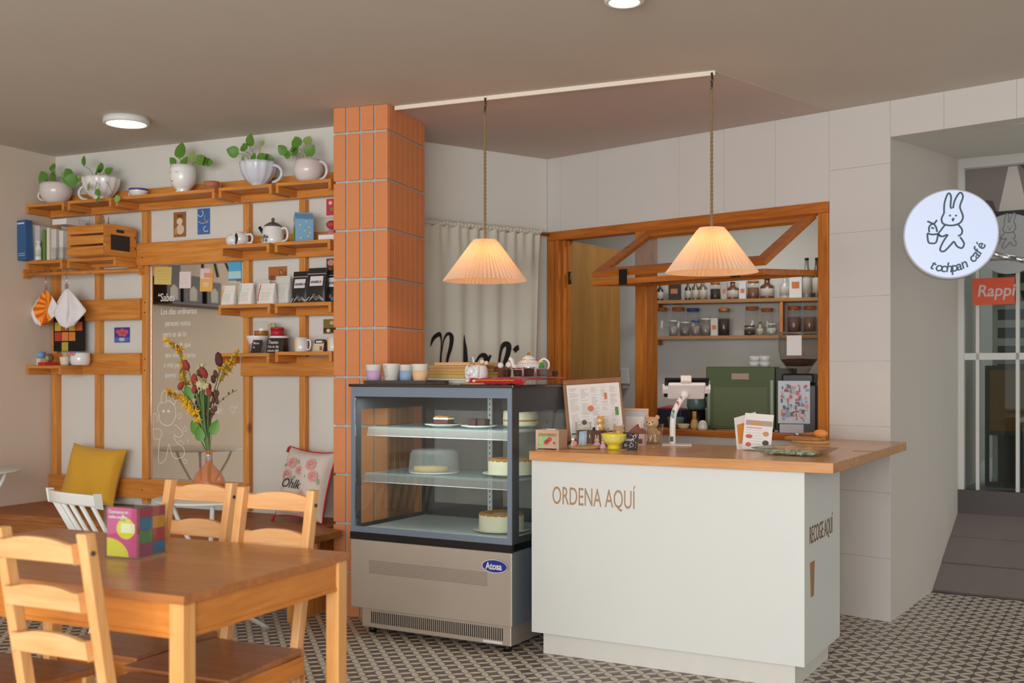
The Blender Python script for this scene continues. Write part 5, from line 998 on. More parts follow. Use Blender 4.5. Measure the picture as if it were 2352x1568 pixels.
for k, (a, b, y, z0, z1, dp, m, lab) in enumerate(((984, 1090, .30, 0, .026, .30, mat('foam_white', (224, 224, 216), .6), 'white foam tray at the bottom of the box stack'), (984, 1082, .31, .027, .057, .26, M_yel, 'flat yellow cake box in the stack'), (986, 1078, .32, .058, .088, .24, M_krf, 'flat kraft cake box in the stack'), (998, 1104, .34, .089, .105, .22, mat('kraft_lid', (222, 178, 126), .8), 'thin kraft lid on top of the box stack'))):
    t = thing('cake_box', lab, 'box', CT, cs(a, y), y, TZc+z0, 0, 'stack of flat boxes on the case'); W_ = cs(b, y)-cs(a, y); MB().box(0, W_, 0, dp, 0, z1-z0-.012 if z1-z0 > .02 else z1-z0).build('tray', m, t, bev=.002)
    if z1-z0 > .02: MB().box(-.002, W_+.002, -.002, dp+.002, z1-z0-.0115, z1-z0).build('lid', m, t, bev=.002)
t = thing('wood_block', 'dark brown wooden block behind the dog planter', 'block', CT, cs(1072, .42), .52, TZc+.0, 0); MB().box(0, .11, .05, .15, 0, .085).build('body', mat('brown_wood', (140, 92, 60), .6), t, bev=.002)
dg = ctop('dog_planter', 'white ceramic dog shaped pen pot', 'pot', 1098, .17, TZc+.008, -12)
MB().lathe([(.03, 0), (.042, .012), (.045, .04), (.04, .07), (.034, .082), (.03, .080), (.03, .05)], 28, sy=1.15).build('body', M_cer, dg); MB().ball((-.006, -.045, .052), (.026, .018, .024)).ball((-.006, -.062, .045), (.014, .01, .012)).build('head', M_cer, dg)
for s_ in (-1, 1): MB().ball((-.004+s_*.032, -.035, .048), (.010, .015, .034)).build('ear', M_cer, dg)
for s_ in (-1, 1): MB().ball((s_*.022, -.04, .008), (.013, .02, .009)).build('paw', M_cer, dg)
t = thing('wooden_coaster', 'small wooden slab under the dog planter', 'coaster', CT, cs(1085, .13), .13, TZc); MB().prism(arc(0.01, .02, .075, .085, 0, 360, 24)[:-1], 0, .007).build('slab', M_krf, t, bev=.002)
t = ctop('pen', 'orange pen standing in the dog planter', 'pen', 1096, .17, TZc+.02); MB().tube([(.0, 0, .0), (-.018, 0, .08)], .0045, 8).build('barrel', mat('pen_orange', (226, 124, 60), .4), t); MB().tube([(-.018, 0, .08), (-.025, 0, .108)], [.005, .003], 8).build('tip', M_cer, t)
t = ctop('pen', 'grey topped pen in the dog planter, left of the orange one', 'pen', 1090, .18, TZc+.02); MB().tube([(0, 0, 0), (-.014, 0, .08)], .003, 8).build('barrel', M_grey, t); MB().ball((-.018, 0, .088), (.014, .005, .014)).build('topper', mat('grey_felt', (150, 136, 124), .9), t)
t = ctop('pen', 'pen with a small orange character free flower topper', 'pen', 1106, .18, TZc+.02); t['label'] = 'pen with two small orange flower toppers in the dog planter'
MB().tube([(0, 0, 0), (.012, 0, .075)], .003, 8).build('barrel', mat('pen_orange', (226, 124, 60), .4), t); MB().ball((.003, 0, .085), .012).build('topper', mat('peach_felt', (236, 206, 176), .8), t); MB().ball((.026, 0, .08), .010).build('topper', mat('peach_felt', (236, 206, 176), .8), t)
# red cloth
M_red = mat('red_towel', (190, 24, 40), .95, noise=.12, nscale=120, bump=.5, sheen=.3)
rc = thing('red_cloth', 'folded red towel with gold stitching spread on the case', 'cloth', CT, cs(1096, .2), 0, TZc); RW = -.004-cs(1096, .2)
MB().grid(lambda a, b: (.0+RW*a*(1-.04*math.sin(b*9)**2)+.0*b, .12+.46*b+.01*math.sin(a*11), .004+.022*math.sin(math.pi*min(1, a*8)*.5)*math.sin(math.pi*min(1, b*8)*.5)+.003*math.sin(a*17+b*6)), 40, 24).build('cloth', M_red, rc, solid=.005)
MB().grid(lambda a, b: (.01+(RW-.02)*a, .118-.001*a-.006*b, .028-.026*b+.002*math.sin(a*25)), 40, 3).build('front_fold', M_red, rc, solid=.004)
MB().ribbon([(.03+(RW-.06)/18*i, .0185+.0025*(i % 2)) for i in range(18)], .0035, lambda x, z: (x, .1085, z)).build('gold_stitching', mat('gold_thread', (226, 160, 50), .6), rc)
# cocoa jars, teapot
def cjar(px, y, r_, h, label, fill, top=None):
    t = ctop('sample_jar', label, 'jar', px, y, TZc+.0335, 0, 'little jars on the red towel'); MB().lathe([(r_*.85, 0), (r_, h), (r_*1.04, h), (r_*.97, h-.002), (r_*.83, .003)], 26).build('glass', M_jar, t); MB().lathe([(0, .003), (r_*.82, .003), (r_*.93, h*.86), (0, h*.9)], 22, ripple=.02, rn=7).build('filling', fill, t); return t
M_coc = mat('cocoa_beans', (76, 48, 42), .8, noise=.3, nscale=120, bump=.8)
j1 = cjar(1164, .24, .022, .04, 'small jar of dark beans with two white pompoms', M_coc); 
for x, z in ((-.028, .055), (.016, .058)): MB().ball((x, -.01, z), (.015, .014, .014)).build('pompom', mat('white_felt', (226, 222, 220), .95, bump=.6, nscale=80), j1)
j2 = cjar(1189, yfor(1189, -.10), .022, .038, 'small jar of dark beans topped with red petals', M_coc); MB().grid(lambda a, b: (.02*(2*a-1), .02*(2*b-1), .038+.006*random.random()), 6, 6).build('petals', mat('red_petals', (200, 50, 44), .8), j2)
j3 = cjar(1215, yfor(1215, -.07), .027, .046, 'tilted open jar of dark loose tea', M_coc); MB().tube([(.029*math.cos(q*.5), .029*math.sin(q*.5), .044) for q in range(13)], .002, 5).build('rim', M_chrome, j3)
j4 = cjar(1248, yfor(1248, -.055), .034, .042, 'wide short jar with a green and yellow topper', mat('dim_beans', (120, 104, 96), .7)); MB().lathe([(.014, .044), (.012, .055), (.008, .062), (.010, .068)], 12, (-.004, -.01, 0)).build('green_topper', mat('topper_green', (56, 140, 70), .6), j4); MB().ball((-.004, -.01, .071), (.010, .008, .005)).build('yellow_topper', mat('topper_yellow', (226, 190, 60), .6), j4)
cjar(1275, yfor(1275, -.03), .016, .032, 'tiny jar of beans at the right end of the towel', M_coc)
tp = ctop('teapot', 'white porcelain teapot with gold knob', 'teapot', 1214, yfor(1214, -.17), TZc+.0335, 28)
MB().lathe([(.03, 0), (.035, .004), (.052, .02), (.062, .045), (.056, .068), (.034, .084)], 36).build('body', M_cer, tp); MB().lathe([(.036, .0845), (.034, .09), (.018, .102), (.006, .106)], 30).build('lid', M_cer, tp); MB().ball((0, 0, .112), .0075).build('knob', M_brass, tp); MB().lathe([(.0345, .0835), (.037, .0845), (.0345, .086)], 30).build('gold_line', M_brass, tp)
MB().tube(smooth_line([(-.05, 0, .035), (-.075, 0, .055), (-.082, 0, .08), (-.095, 0, .092)]), [.016-.0004*i for i in range(19)], 12).build('spout', M_cer, tp); MB().tube(smooth_line([(.05, 0, .07), (.075, 0, .088), (.098, 0, .07), (.092, 0, .035), (.062, 0, .02)]), .0055, 8).build('handle', M_cer, tp)
m_ = MB(); md_ = lambda x, z: (.0624*math.sin(x), -.0624*math.cos(x), z)
for i in range(9): a = -1+i*.24; m_.cur = i % 2; m_.add([(.059*math.sin(a+.04*math.cos(q)), -.059*math.cos(a+.04*math.cos(q)), .066+.003*math.sin(q)) for q in (0, 1.05, 2.1, 3.14, 4.2, 5.2)], [tuple(range(6))])
stuff(m_.build('flower_band', [flat((120, 120, 110)), flat((206, 130, 100))], tp))

# ------------------------------------------------------------------ things on the counter
CZ = .9125
def cput(name, label, cat, px, py, rot=0, group=None, z=CZ): x, y = CT.hz(px, py, z); t = thing(name, label, cat, CT, x, y, z, rot, group); t['k'] = math.hypot(*CT.w(x, y)[:2])/F_PX; return t
# strawberry box
sb = cput('strawberry_box', 'small kraft box printed STRAWBERRY in red and green', 'box', 1230, 1031, 4)
MB().box(0, .115, 0, .10, .004, .088).build('body', mat('kraft_pink', (196, 162, 140), .8), sb, bev=.002); MB().box(0, .012, 0, .1, 0, .0038).box(.103, .115, 0, .1, 0, .0038).build('feet', mat('kraft_pink', (196, 162, 140), .8), sb)
m_ = MB(); m_.rect(.013, .102, .058, .074, -.0006); 
for r4 in ((.013, .102, .016, .0185), (.013, .0155, .016, .06), (.0995, .102, .016, .06), (.013, .04, .0185, .03)): m_.rect(*r4, -.0006)
m_.disc(.05, .042, .019, .013, -.0006); m_.cur = 1
for x, z, r_ in ((.052, .032, .011), (.06, .038, .011), (.07, .046, .011)): m_.disc(x, z, r_, r_*.95, -.0009)
m_.disc(.092, .03, .006, .006, -.0009); m_.cur = 2
for i in range(16): m_.disc(.05+.0055*(i % 5)+.002*(i//5), .029+.0058*(i//4)+.002*(i % 3), .0009, .0009, -.0012, 6)
m_.build('print', [flat((124, 196, 116)), flat((190, 66, 72)), flat((236, 200, 196))], sb); text('STRAWBERRY', .0165, flat((196, 56, 66)), sb, .0155, -.001, .0605, sx=.86, extrude=.0001, bold=.0005)
MB().box(.045, .09, .02, .05, .0885, .0915).build('card', M_paper, sb)
# round wooden tray with glass
rt = cput('round_tray', 'round wooden tray under the glass cylinder', 'tray', 1342, 1029); MB().lathe([(.070, 0), (.074, .003), (.074, .014), (.071, .016), (.068, .013), (0, .012)], 40).build('tray', M_krf, rt)
gx = cput('glass_cylinder', 'clear glass cylinder holding a folded blue paper', 'glass', 1340, 1026, 0, None, CZ+.0165); MB().lathe([(.034, 0), (.035, .003), (.035, .108), (.0375, .111), (.034, .110), (.033, .005)], 32).build('glass', M_jar, gx); o = MB().grid(lambda a, b: (-.018+.036*a, -.012+.01*math.sin(a*3), .006+.062*b+.006*a), 8, 2).build('paper', flat((176, 196, 214)), gx, solid=.001); o.rotation_euler = (0, .06, 0)
t = cput('bear_figurine', 'tiny grey and pink figurine left of the glass cylinder', 'figurine', 1316, 1026, 0, None, CZ+.0165); MB().lathe([(.008, 0), (.011, .012), (.006, .026), (0, .028)], 14).build('body', flat((176, 170, 168)), t); MB().ball((.012, -.004, .016), (.010, .008, .012)).build('pink_coat', flat((224, 130, 124)), t); MB().ball((.0, 0, .034), .008).build('head', M_cer, t)
# yellow bowl on coaster
t = cput('cork_coaster', 'round cork coaster under the yellow bowl', 'coaster', 1415, 1032); MB().cyl(.052, 0, .004, 32).build('disc', M_krf, t)
t = cput('yellow_bowl', 'bright yellow footed bowl with speckled pattern', 'bowl', 1410, 1030, 0, None, CZ+.0045); MB().lathe([(.029, 0), (.030, .002), (.027, .014), (.034, .02), (.05, .038), (.057, .06), (.058, .068), (.055, .068), (.048, .04), (0, .02)], 40).build('bowl', mat('yellow_glaze', (238, 214, 44), .3, spec=.6), t); MB().lathe([(.0355, .0205), (.0508, .0382), (.0578, .0602)], 40).build('pattern_band', mat('yellow_speckle', (236, 222, 110), .4, noise=.3, nscale=90), t)
# black sticker card, brown box, figurines, house
t = cput('sticker_card', 'black card with white doodles lettered Stickers', 'card', 1446, 1033, 8); o = MB().box(-.036, .036, -.002, .0, 0, .078).build('card', M_ink, t); o.rotation_euler.x = -.12; o.rotation_euler.y = .06
m_ = MB()
for i in range(26): m_.disc(random.uniform(-.032, .032), random.uniform(.006, .072), random.choice([.001, .0014, .002]), None, -.0024, 6)
for cx, cz, r_ in ((.018, .06, .007), (.008, .022, .008), (-.02, .02, .005), (.024, .068, .005)): m_.ribbon(arc(cx, cz, r_, r_, 0, 360, 12)[:-1], .0014, lambda x, z: (x, -.0024, z), True)
stuff(m_.build('doodles', M_paper, o)); text('Stickers', .018, M_paper, o, -.034, -.0026, .040, sx=.9, extrude=.0001, shear=.2)
t = cput('brown_box', 'dark brown display box behind the glass cylinder', 'box', 1350, 1023, 0); MB().box(-.06, .07, .0, .045, 0, .072).build('body', mat('brown_card', (98, 66, 56), .7), t, bev=.002)
def bun(px, py, s_, label, body, dress, ears=True, z=CZ):
    t = cput('bunny_figurine', label, 'figurine', px, py, 0, None, z); MB().lathe([(.3*s_, 0), (.32*s_, .1*s_), (.2*s_, .42*s_), (.0, .5*s_)], 16).build('dress', dress, t); MB().ball((0, 0, .58*s_), (.19*s_, .17*s_, .17*s_)).build('head', body, t)
    if ears:
        for q in (-1, 1): MB().ball((q*.1*s_, 0, .84*s_), (.055*s_, .04*s_, .17*s_)).build('ear', body, t)
    for q in (-1, 1): MB().ball((q*.07*s_, -.16*s_, .6*s_), .02*s_, 6, 5).build('eye', M_ink, t)
    return t
M_bb = mat('pale_fur', (216, 190, 172), .9); M_bp = mat('pink_dress', (226, 186, 186), .8)
bun(1371, 1029, .062, 'small pale bunny figurine in a pink dress', M_bb, M_bp); bun(1385, 1030, .050, 'second bunny figurine, half behind the yellow bowl', M_bb, M_bp); bun(1393, 1022, .085, 'brown bunny figurine behind the yellow bowl', mat('tan_fur', (178, 140, 116), .9), flat((150, 110, 96)))
for i, px in enumerate((1366, 1376)):
    t = cput('penguin_figurine', ['tiny black and white figurine on the brown box', 'tiny white mouse figurine on the brown box'][i], 'figurine', px, 1018, 0, None, CZ+.0725); x, y = CT.hz(1350, 1023, CZ); t.location = CT.w(x+.025+.02*i, y+.015, CZ+.0725); MB().lathe([(.006, 0), (.007, .008), (.004, .016), (0, .019)], 12).build('body', [M_ink, M_cer][i], t); MB().ball((0, -.003, .02), .006).build('head', M_cer, t)
t = thing('tiger_figurine', 'small standing figurine in a yellow striped animal suit', 'figurine', CT, CT.hz(1350, 1023, CZ)[0]+.056, CT.hz(1350, 1023, CZ)[1]+.025, CZ+.0725); M_tg = mat('tiger_suit', (222, 170, 84), .7)
MB().lathe([(.012, 0), (.015, .012), (.013, .03), (.008, .036)], 16).build('body', M_tg, t); MB().ball((0, -.006, .02), (.010, .009, .014)).build('belly', M_cer, t); MB().ball((0, 0, .05), (.017, .015, .016)).build('head', M_tg, t); MB().ball((-.002, -.01, .047), (.011, .007, .010)).build('face', mat('skin_clay', (240, 214, 190), .7), t)
for q in (-1, 1): MB().ball((q*.012, 0, .064), .006, 8, 6).build('ear', M_tg, t); MB().tube([(q*.012, 0, .032), (q*.022, -.004, .04)], .004, 6).build('arm', M_tg, t)
t = cput('bear_head_toy', 'beige plush bear head behind the yellow bowl', 'toy', 1421, 1019); M_pl = mat('beige_plush', (214, 172, 128), .95, bump=.4, nscale=150, sheen=.3); MB().ball((0, 0, .062), (.03, .026, .026)).build('head', M_pl, t); MB().ball((.008, -.022, .056), (.012, .010, .009)).build('muzzle', mat('pale_plush', (236, 214, 188), .95), t); MB().lathe([(.022, 0), (.026, .02), (.016, .045)], 18).build('body', M_pl, t)
for q in (-1, 1): MB().ball((q*.022, 0, .085), .009, 9, 7).build('ear', M_pl, t)
MB().ball((-.008, -.024, .064), .003, 6, 5).build('eye', M_ink, t)
t = cput('toy_house', 'brown and cream toy house with pitched roof', 'toy house', 1456, 1024, 12); M_hs = mat('house_cream', (214, 192, 178), .7); M_hb = mat('house_brown', (136, 84, 70), .7)
MB().box(-.03, .05, .0, .06, 0, .058).build('walls', M_hs, t); MB().prism([(-.035, .058), (.055, .058), (.01, .1)], -.004, .064, 'xz').build('roof', M_hb, t); MB().box(.02, .032, .02, .032, .08, .115).build('chimney', flat((230, 190, 170)), t)
for x in (-.018, .022): MB().box(x, x+.018, -.0012, .0, .012, .034).build('window', M_hb, t)
# framed card
t = cput('photo_frame', 'pale wood picture frame with a white card', 'picture frame', 1425, 1012, 2); k = t['k']; fw2, fh2 = .14, .165
o = bpy.data.objects.new('frame', None); f_ = MB(); 
for b4 in ((0, fw2, 0, .012), (0, fw2, fh2-.012, fh2), (0, .012, .012, fh2-.012), (fw2-.012, fw2, .012, fh2-.012)): f_.box(b4[0], b4[1], 0, .012, b4[2], b4[3])
o = f_.build('frame', mat('peach_wood', (230, 190, 156), .5), t, bev=.002); o.rotation_euler.x = -.16; o.location.z = .002; MB().box(.012, fw2-.012, .004, .008, .012, fh2-.012).build('mat_board', flat((196, 202, 208)), o); MB().rect(.022, fw2-.022, .014, fh2-.042, .0035).build('card', M_paper, o); MB().ribbon([(.045, .075), (.09, .076)], .0012, lambda x, z: (x, .003, z)).build('print', flat((190, 186, 182)), o)
# teddy and plastic cup
td = cput('teddy_bear', 'beige teddy bear sitting behind the clear cup', 'teddy bear', 1498, 1017, 6)
MB().lathe([(.03, 0), (.038, .02), (.034, .055), (.02, .075)], 22).build('body', M_pl, td); MB().ball((0, -.004, .1), (.034, .03, .03)).build('head', M_pl, td); MB().ball((-.002, -.03, .094), (.016, .012, .012)).build('muzzle', mat('pale_plush', (236, 214, 188), .95), td); MB().ball((-.002, -.042, .098), (.004, .003, .003), 8, 6).build('nose', M_ink, td)
for q in (-1, 1):
    MB().ball((q*.026, 0, .126), .012, 10, 8).build('ear', M_pl, td); MB().ball((q*.014-.002, -.033, .104), .0032, 6, 5).build('eye', M_ink, td); MB().ball((q*.036, -.02, .05), (.012, .02, .014)).build('arm', M_pl, td); MB().ball((q*.026, -.035, .014), (.014, .024, .014)).build('leg', M_pl, td)
t = cput('plastic_cup', 'clear plastic takeaway cup with white script in front of the teddy', 'plastic cup', 1501, 1030); MB().lathe([(.030, 0), (.032, .002), (.045, .108), (.048, .110), (.048, .113), (.044, .112), (.030, .004)], 36).build('cup', M_jar, t)
m_ = MB(); oc = lambda x, z: (lambda r_: (r_*math.sin(x/r_), -r_*math.cos(x/r_), z))(.0325+.0125*z/.108+.0005)
for l in ([(-.026, .055), (-.02, .066), (-.018, .044), (-.024, .036), (-.028, .042)], [(-.006, .062), (.0, .045), (.006, .062), (.0, .038), (-.004, .034)], [(.018, .06), (.026, .066), (.02, .04), (.028, .036)]): m_.ribbon(smooth_line(l, 5), .0016, oc)
stuff(m_.build('script', M_paper, t))
# clipboard menu
mb_ = cput('menu_board', 'brown clip menu board with a printed white menu and brass screws', 'menu', 1290, 1003, 0); x, y = CT.hz(1305, 1000, CZ); bdd = bpy.data.objects.new('x', None)
mb_.location = CT.w(*CT.hz(1305, 1021, CZ), CZ); MW2, MH2 = .30, .295
bo = MB().box(0, MW2, 0, .008, 0, MH2).build('board', mat('walnut_board', (156, 112, 80), .5, noise=.08, nscale=12), mb_, bev=.002); bo.rotation_euler = (-.12, -.055, math.radians(46)); bo.location = (0, 0, .016)
ps = MB().box(.016, MW2-.012, -.0022, -.0004, .012, MH2-.026).build('menu_sheet', M_paper, bo); MB().box(0, MW2, -.004, -.0001, MH2-.022, MH2-.001).build('clip_bar', mat('walnut_bar', (150, 106, 74), .5), bo, bev=.001)
for x in (.04, MW2-.04): MB().ball((x, -.005, MH2-.011), (.006, .004, .004), 10, 6).build('brass_screw', M_brass, bo)
m_ = MB(); rnd = random.Random(3)
cols = [(.026, .078), (.084, .13), (.138, .18), (.19, .225), (.235, .275)]
for ci, (a, b) in enumerate(cols):
    z = MH2-.045
    while z > .03:
        if rnd.random() > .22: m_.rect(a, a+(b-a)*rnd.uniform(.45, .95), z, z+.0016, -.0026)
        z -= .0058
m_.rect(.02, .17, .13, .1306, -.0026); m_.cur = 1; m_.rect(.02, MW2-.02, .03, .036, -.0026); m_.disc(.09, .085, .013, .012, -.0029); m_.cur = 2; m_.disc(.13, .15, .016, .015, -.0029); m_.rect(.205, .22, .19, .222, -.0029); m_.cur = 3; m_.rect(.255, .273, .11, .15, -.0029)
m_.build('menu_print', [flat((176, 164, 160)), flat((110, 74, 64)), flat((206, 134, 96)), flat((96, 150, 84))], ps)
# tablet on stand
ts = cput('tablet_stand', 'white tablet stand with stickers on its curved neck', 'tablet stand', 1545, 1022, 20); M_wp = mat('white_plastic', (232, 228, 226), .35)
MB().box(-.05, .09, -.05, .08, 0, .005).build('base', M_wp, ts, bev=.002)
nk = smooth_line([(0, 0, .005), (0, 0, .09), (.006, 0, .15), (.028, 0, .2), (.05, 0, .232)]); MB().tube(nk, .0145, 16).build('neck', M_wp, ts)
for z, c_, s_ in ((.14, (120, 170, 180), 1.0), (.2, (206, 96, 76), .8), (.16, (90, 130, 100), .7), (.225, (206, 110, 90), .7), (.03, (90, 92, 86), 1.0)):
    p = min(nk, key=lambda q: abs(q[2]-z)); m_ = MB(); r_ = .0149; w3 = .010*s_
    m_.grid(lambda a, b: (p[0]+r_*math.sin((a-.5)*1.2*s_-.35), p[1]-r_*math.cos((a-.5)*1.2*s_-.35), z-.012*s_+.024*s_*b), 6, 1).build('sticker', flat(c_), ts)
hd = bpy.data.objects.new('tablet_holder', MB().box(-.088, .088, -.058, .062, -.010, .008).mesh('tablet_holder', M_wp)); C.objects.link(hd); hd.parent = ts; hd.location = (.065, .0, .262); hd.rotation_euler = (math.radians(-38), 0, math.radians(4)); md = hd.modifiers.new('edge', 'BEVEL'); md.width = .012; md.segments = 3; md.limit_method = 'ANGLE'
MB().box(-.104, .104, -.074, .072, .012, .020).build('tablet', M_black, hd, bev=.003)
for b6 in ((-.113, -.085, -.02, .02, -.006, .024), (.085, .113, -.02, .02, -.006, .024), (-.03, .02, -.084, -.055, -.006, .026)): MB().box(*b6).build('bracket', M_wp, hd, bev=.003)
MB().ball((.056, .0, .242), .02).build('ball_joint', M_wp, ts)
# menu holder with cards
mh = cput('card_holder', 'clear holder with white pastry menu cards', 'menu holder', 1735, 1035, -6); o = MB().box(-.085, .05, .0, .002, .004, .165).build('rear_sheet', M_paper, mh); o.rotation_euler = (-.12, -.24, -.35); o.location = (-.035, .03, 0)
MB().rect(-.07, -.02, .04, .13, -.0006).build('photo_print', flat((206, 140, 60)), o)
o = MB().box(-.062, .068, .0, .002, .004, .165).build('front_sheet', M_paper, mh); o.rotation_euler = (-.12, .06, 0.1)
m_ = MB(); m_.rect(-.055, .066, .112, .135, -.0006); m_.cur = 1; m_.disc(-.005, .123, .025, .009, -.0009); m_.disc(.04, .078, .014, .011, -.0006); m_.cur = 2; m_.rect(-.05, .02, .1, .103, -.0006); m_.disc(-.035, .062, .016, .009, -.0006); m_.disc(-.035, .026, .013, .01, -.0006); m_.cur = 3; m_.disc(.042, .038, .015, .012, -.0006); m_.cur = 4
for i in range(6): m_.rect(-.05+.02*(i > 2), .022, .09-.012*i, .0915-.012*i, -.0006)
m_.build('menu_print', [flat((180, 160, 146)), flat((206, 150, 96)), flat((206, 104, 84)), flat((90, 76, 72)), flat((190, 180, 174))], o)
MB().box(-.075, .07, -.012, -.010, 0, .03).box(-.075, .07, -.012, .04, 0, .003).box(.066, .07, -.012, .04, 0, .03).build('holder', M_jar, mh)
# glass dish with beans, boards, brush
gd = cput('glass_dish', 'square glass dish lined with green and white chips', 'dish', 1826, 1044, -8)
def dish(r0, r1, z0, z1): return [(-r0, -r0*.7, z0), (r0, -r0*.7, z0), (r0, r0*.7, z0), (-r0, r0*.7, z0), (-r1, -r1*.7, z1), (r1, -r1*.7, z1), (r1, r1*.7, z1), (-r1, r1*.7, z1)]
MB().add(dish(.108, .15, .001, .03), [(0, 3, 2, 1), (0, 1, 5, 4), (1, 2, 6, 5), (2, 3, 7, 6), (3, 0, 4, 7)], False).build('dish', glass('dish_glass', (242, 246, 242), 1.5, .05), gd, solid=.003)
MB().tube([(-.15, -.105, .03), (.15, -.105, .03), (.15, .105, .03), (-.15, .105, .03)], .0022, 6, True).build('rim', M_jar, gd)
m_ = MB()
for i in range(230):
    x, y = random.uniform(-.105, .105), random.uniform(-.07, .07); z = random.uniform(.006, .016); m_.cur = 0 if random.random() < .6 else 1; a = random.uniform(0, 6.28); l = random.uniform(.006, .012); m_.M = Matrix.Translation((x, y, z)) @ Matrix.Rotation(a, 4, 'Z'); m_.box(-l, l, -.003, .003, -.002, .002)
stuff(m_.build('chips', [flat((232, 236, 222)), flat((160, 174, 144))], gd))
x, y = CT.hz(1860, 1017, CZ); t = thing('serving_board', 'round wooden board under the pastry brush', 'board', CT, x, y, CZ, -10); MB().prism(arc(.0, .0, .10, .055, 0, 360, 30)[:-1], 0, .012).build('round_board', mat('pale_board', (206, 166, 118), .6), t, bev=.003)
t2 = thing('cutting_board', 'rectangular honey wood board lying on the round one', 'board', CT, x-.02, y+.01, CZ+.0125, -12); MB().box(-.10, .085, -.035, .04, 0, .016).build('slab', mat('honey_board', (196, 140, 74), .5), t2, bev=.003)
t = thing('round_brush', 'orange silicone brush with a dark handle on the boards', 'brush', CT, x, y, CZ+.029, -10); MB().ball((.06, -.01, .02), (.038, .02, .02)).build('head', mat('orange_silicone', (236, 156, 80), .5), t); MB().tube([(.024, -.01, .018), (-.05, -.01, .012)], [.009, .006], 10).build('handle', M_terra, t); MB().tube([(-.05, -.01, .012), (-.08, -.01, .012)], .006, 8).build('ferrule', M_chrome, t)
t = cput('cable_grommet', 'thin metal slot plate set in the counter end', 'slot plate', 1985, 1036, 0); MB().box(-.05, .05, -.008, .008, 0, .0012).build('plate', mat('slot_grey', (150, 134, 124), .4), t)

# ------------------------------------------------------------------ kitchen behind the hatch
def kit(name, label, cat, px, z, y, rot=0, group=None, fr=KW): return thing(name, label, cat, fr, fr.hy(px, 850, y)[0], y, z, rot, group)
KZ = .8925
em = thing('espresso_machine', 'olive green espresso machine seen from behind in the hatch', 'espresso machine', KW, KW.hy(1706, 900, .40)[0], .40, KZ, 24); M_ol = mat('olive_enamel', (78, 92, 42), .45, spec=.25, noise=.04, nscale=5); EZ0, EZ1 = .03, .40
MB().box(-.20, .20, -.12, .22, EZ0, EZ1).build('body', M_ol, em, bev=.006)
for x in (-.18, .185): MB().box(x-.012, x+.004, -.124, -.118, EZ0+.02, EZ1-.08).build('rib', mat('olive_light', (120, 130, 100), .3), em)
MB().box(-.155, .155, -.122, -.119, EZ0+.02, EZ1-.12).build('rear_panel', mat('olive_panel', (86, 98, 46), .4, spec=.25), em); MB().box(-.05, .05, -.1225, -.119, EZ1-.075, EZ1-.04).build('name_plate', flat((186, 160, 146)), em)
MB().box(.2005, .30, -.11, .2, EZ0, EZ1-.01).build('side_cover', mat('dark_olive', (54, 48, 40), .5), em, bev=.004)
for x in (-.17, .17): MB().cyl(.015, 0, EZ0-.0005, 12, (x, .0)).build('foot', M_black, em)
for i, px in enumerate((1733, 1757)):
    t = thing('steel_canister', ['white stacked cups on the espresso machine, left stack', 'white stacked cups on the espresso machine, right stack'][i], 'cups', KW, KW.hy(px, 850, .42)[0], .42, KZ+EZ1+.0005); 
    for q in range(2): MB().lathe([(.027, q*.032), (.032, q*.032+.03), (.030, q*.032+.03)], 22).build('cup', M_cer, t)
gn = thing('coffee_grinder', 'black coffee grinder with a clear hopper and a picture sheet', 'grinder', KW, KW.hy(1832, 900, .20)[0], .20, KZ, 20)
MB().box(-.10, .11, -.05, .22, 0, .30).build('body', mat('grinder_black', (52, 46, 44), .4), gn, bev=.01); MB().box(-.085, .09, -.02, .16, .301, .36).build('collar', M_black, gn, bev=.01)
MB().lathe([(.05, .361), (.075, .40), (.105, .44), (.115, .49), (.115, .58), (.118, .585), (.112, .585)], 36, (0, .06, 0)).build('hopper', glass('hopper', (236, 232, 230), 1.5), gn); MB().lathe([(.0, .40), (.07, .402), (.10, .44), (.0, .445)], 30, (0, .06, 0)).build('beans', M_coc, gn); MB().cyl(.118, .586, .592, 36, (0, .06)).build('hopper_lid', glass('hopper', (236, 232, 230), 1.5), gn)
MB().rect(-.05, .03, .46, .57, -.062).build('hopper_label', M_paper, gn)
o = MB().box(-.098, .075, -.058, -.052, .085, .32).build('picture_sheet', flat((206, 214, 224)), gn); m_ = MB(); rnd = random.Random(5); pc_ = [(206, 120, 120), (150, 170, 196), (226, 214, 206), (120, 116, 124), (222, 160, 150), (180, 196, 214)]
for i in range(110): m_.cur = i % 6; x, z = rnd.uniform(-.085, .05), rnd.uniform(.095, .29); m_.rect(x, x+rnd.uniform(.008, .022), z, z+rnd.uniform(.008, .024), -.0584-.0002*(i % 7))
stuff(m_.build('collage', [flat(c_) for c_ in pc_], o)); MB().box(-.09, .04, -.054, -.051, .012, .08).build('small_card', flat((200, 204, 212)), gn)
# small things on the sill
sz_ = .9265
def sill(name, label, cat, px, y=.06, z=sz_): return kit(name, label, cat, px, z, y)
t = sill('matcha_whisk', 'bamboo matcha whisk standing on the hatch sill', 'whisk', 1595); M_bam = mat('bamboo', (206, 180, 120), .6); MB().lathe([(.016, 0), (.024, .02), (.018, .05), (.012, .06)], 24, ripple=.06, rn=12).build('tines', M_bam, t); MB().cyl(.012, .0605, .105, 16).build('handle', mat('bamboo_dark', (200, 150, 86), .5), t)
t = sill('egg_timer', 'white egg shaped holder with pink marks on the sill', 'holder', 1614); MB().lathe([(.026, 0), (.03, .012), (.026, .036), (.016, .052), (0, .056)], 26).build('egg', M_cer, t)
t = sill('wooden_bowl', 'small pale wooden bowl on the sill', 'bowl', 1570); MB().lathe([(.02, 0), (.03, .008), (.036, .03), (.033, .03), (.02, .012)], 26).build('bowl', flat((224, 206, 172)), t)
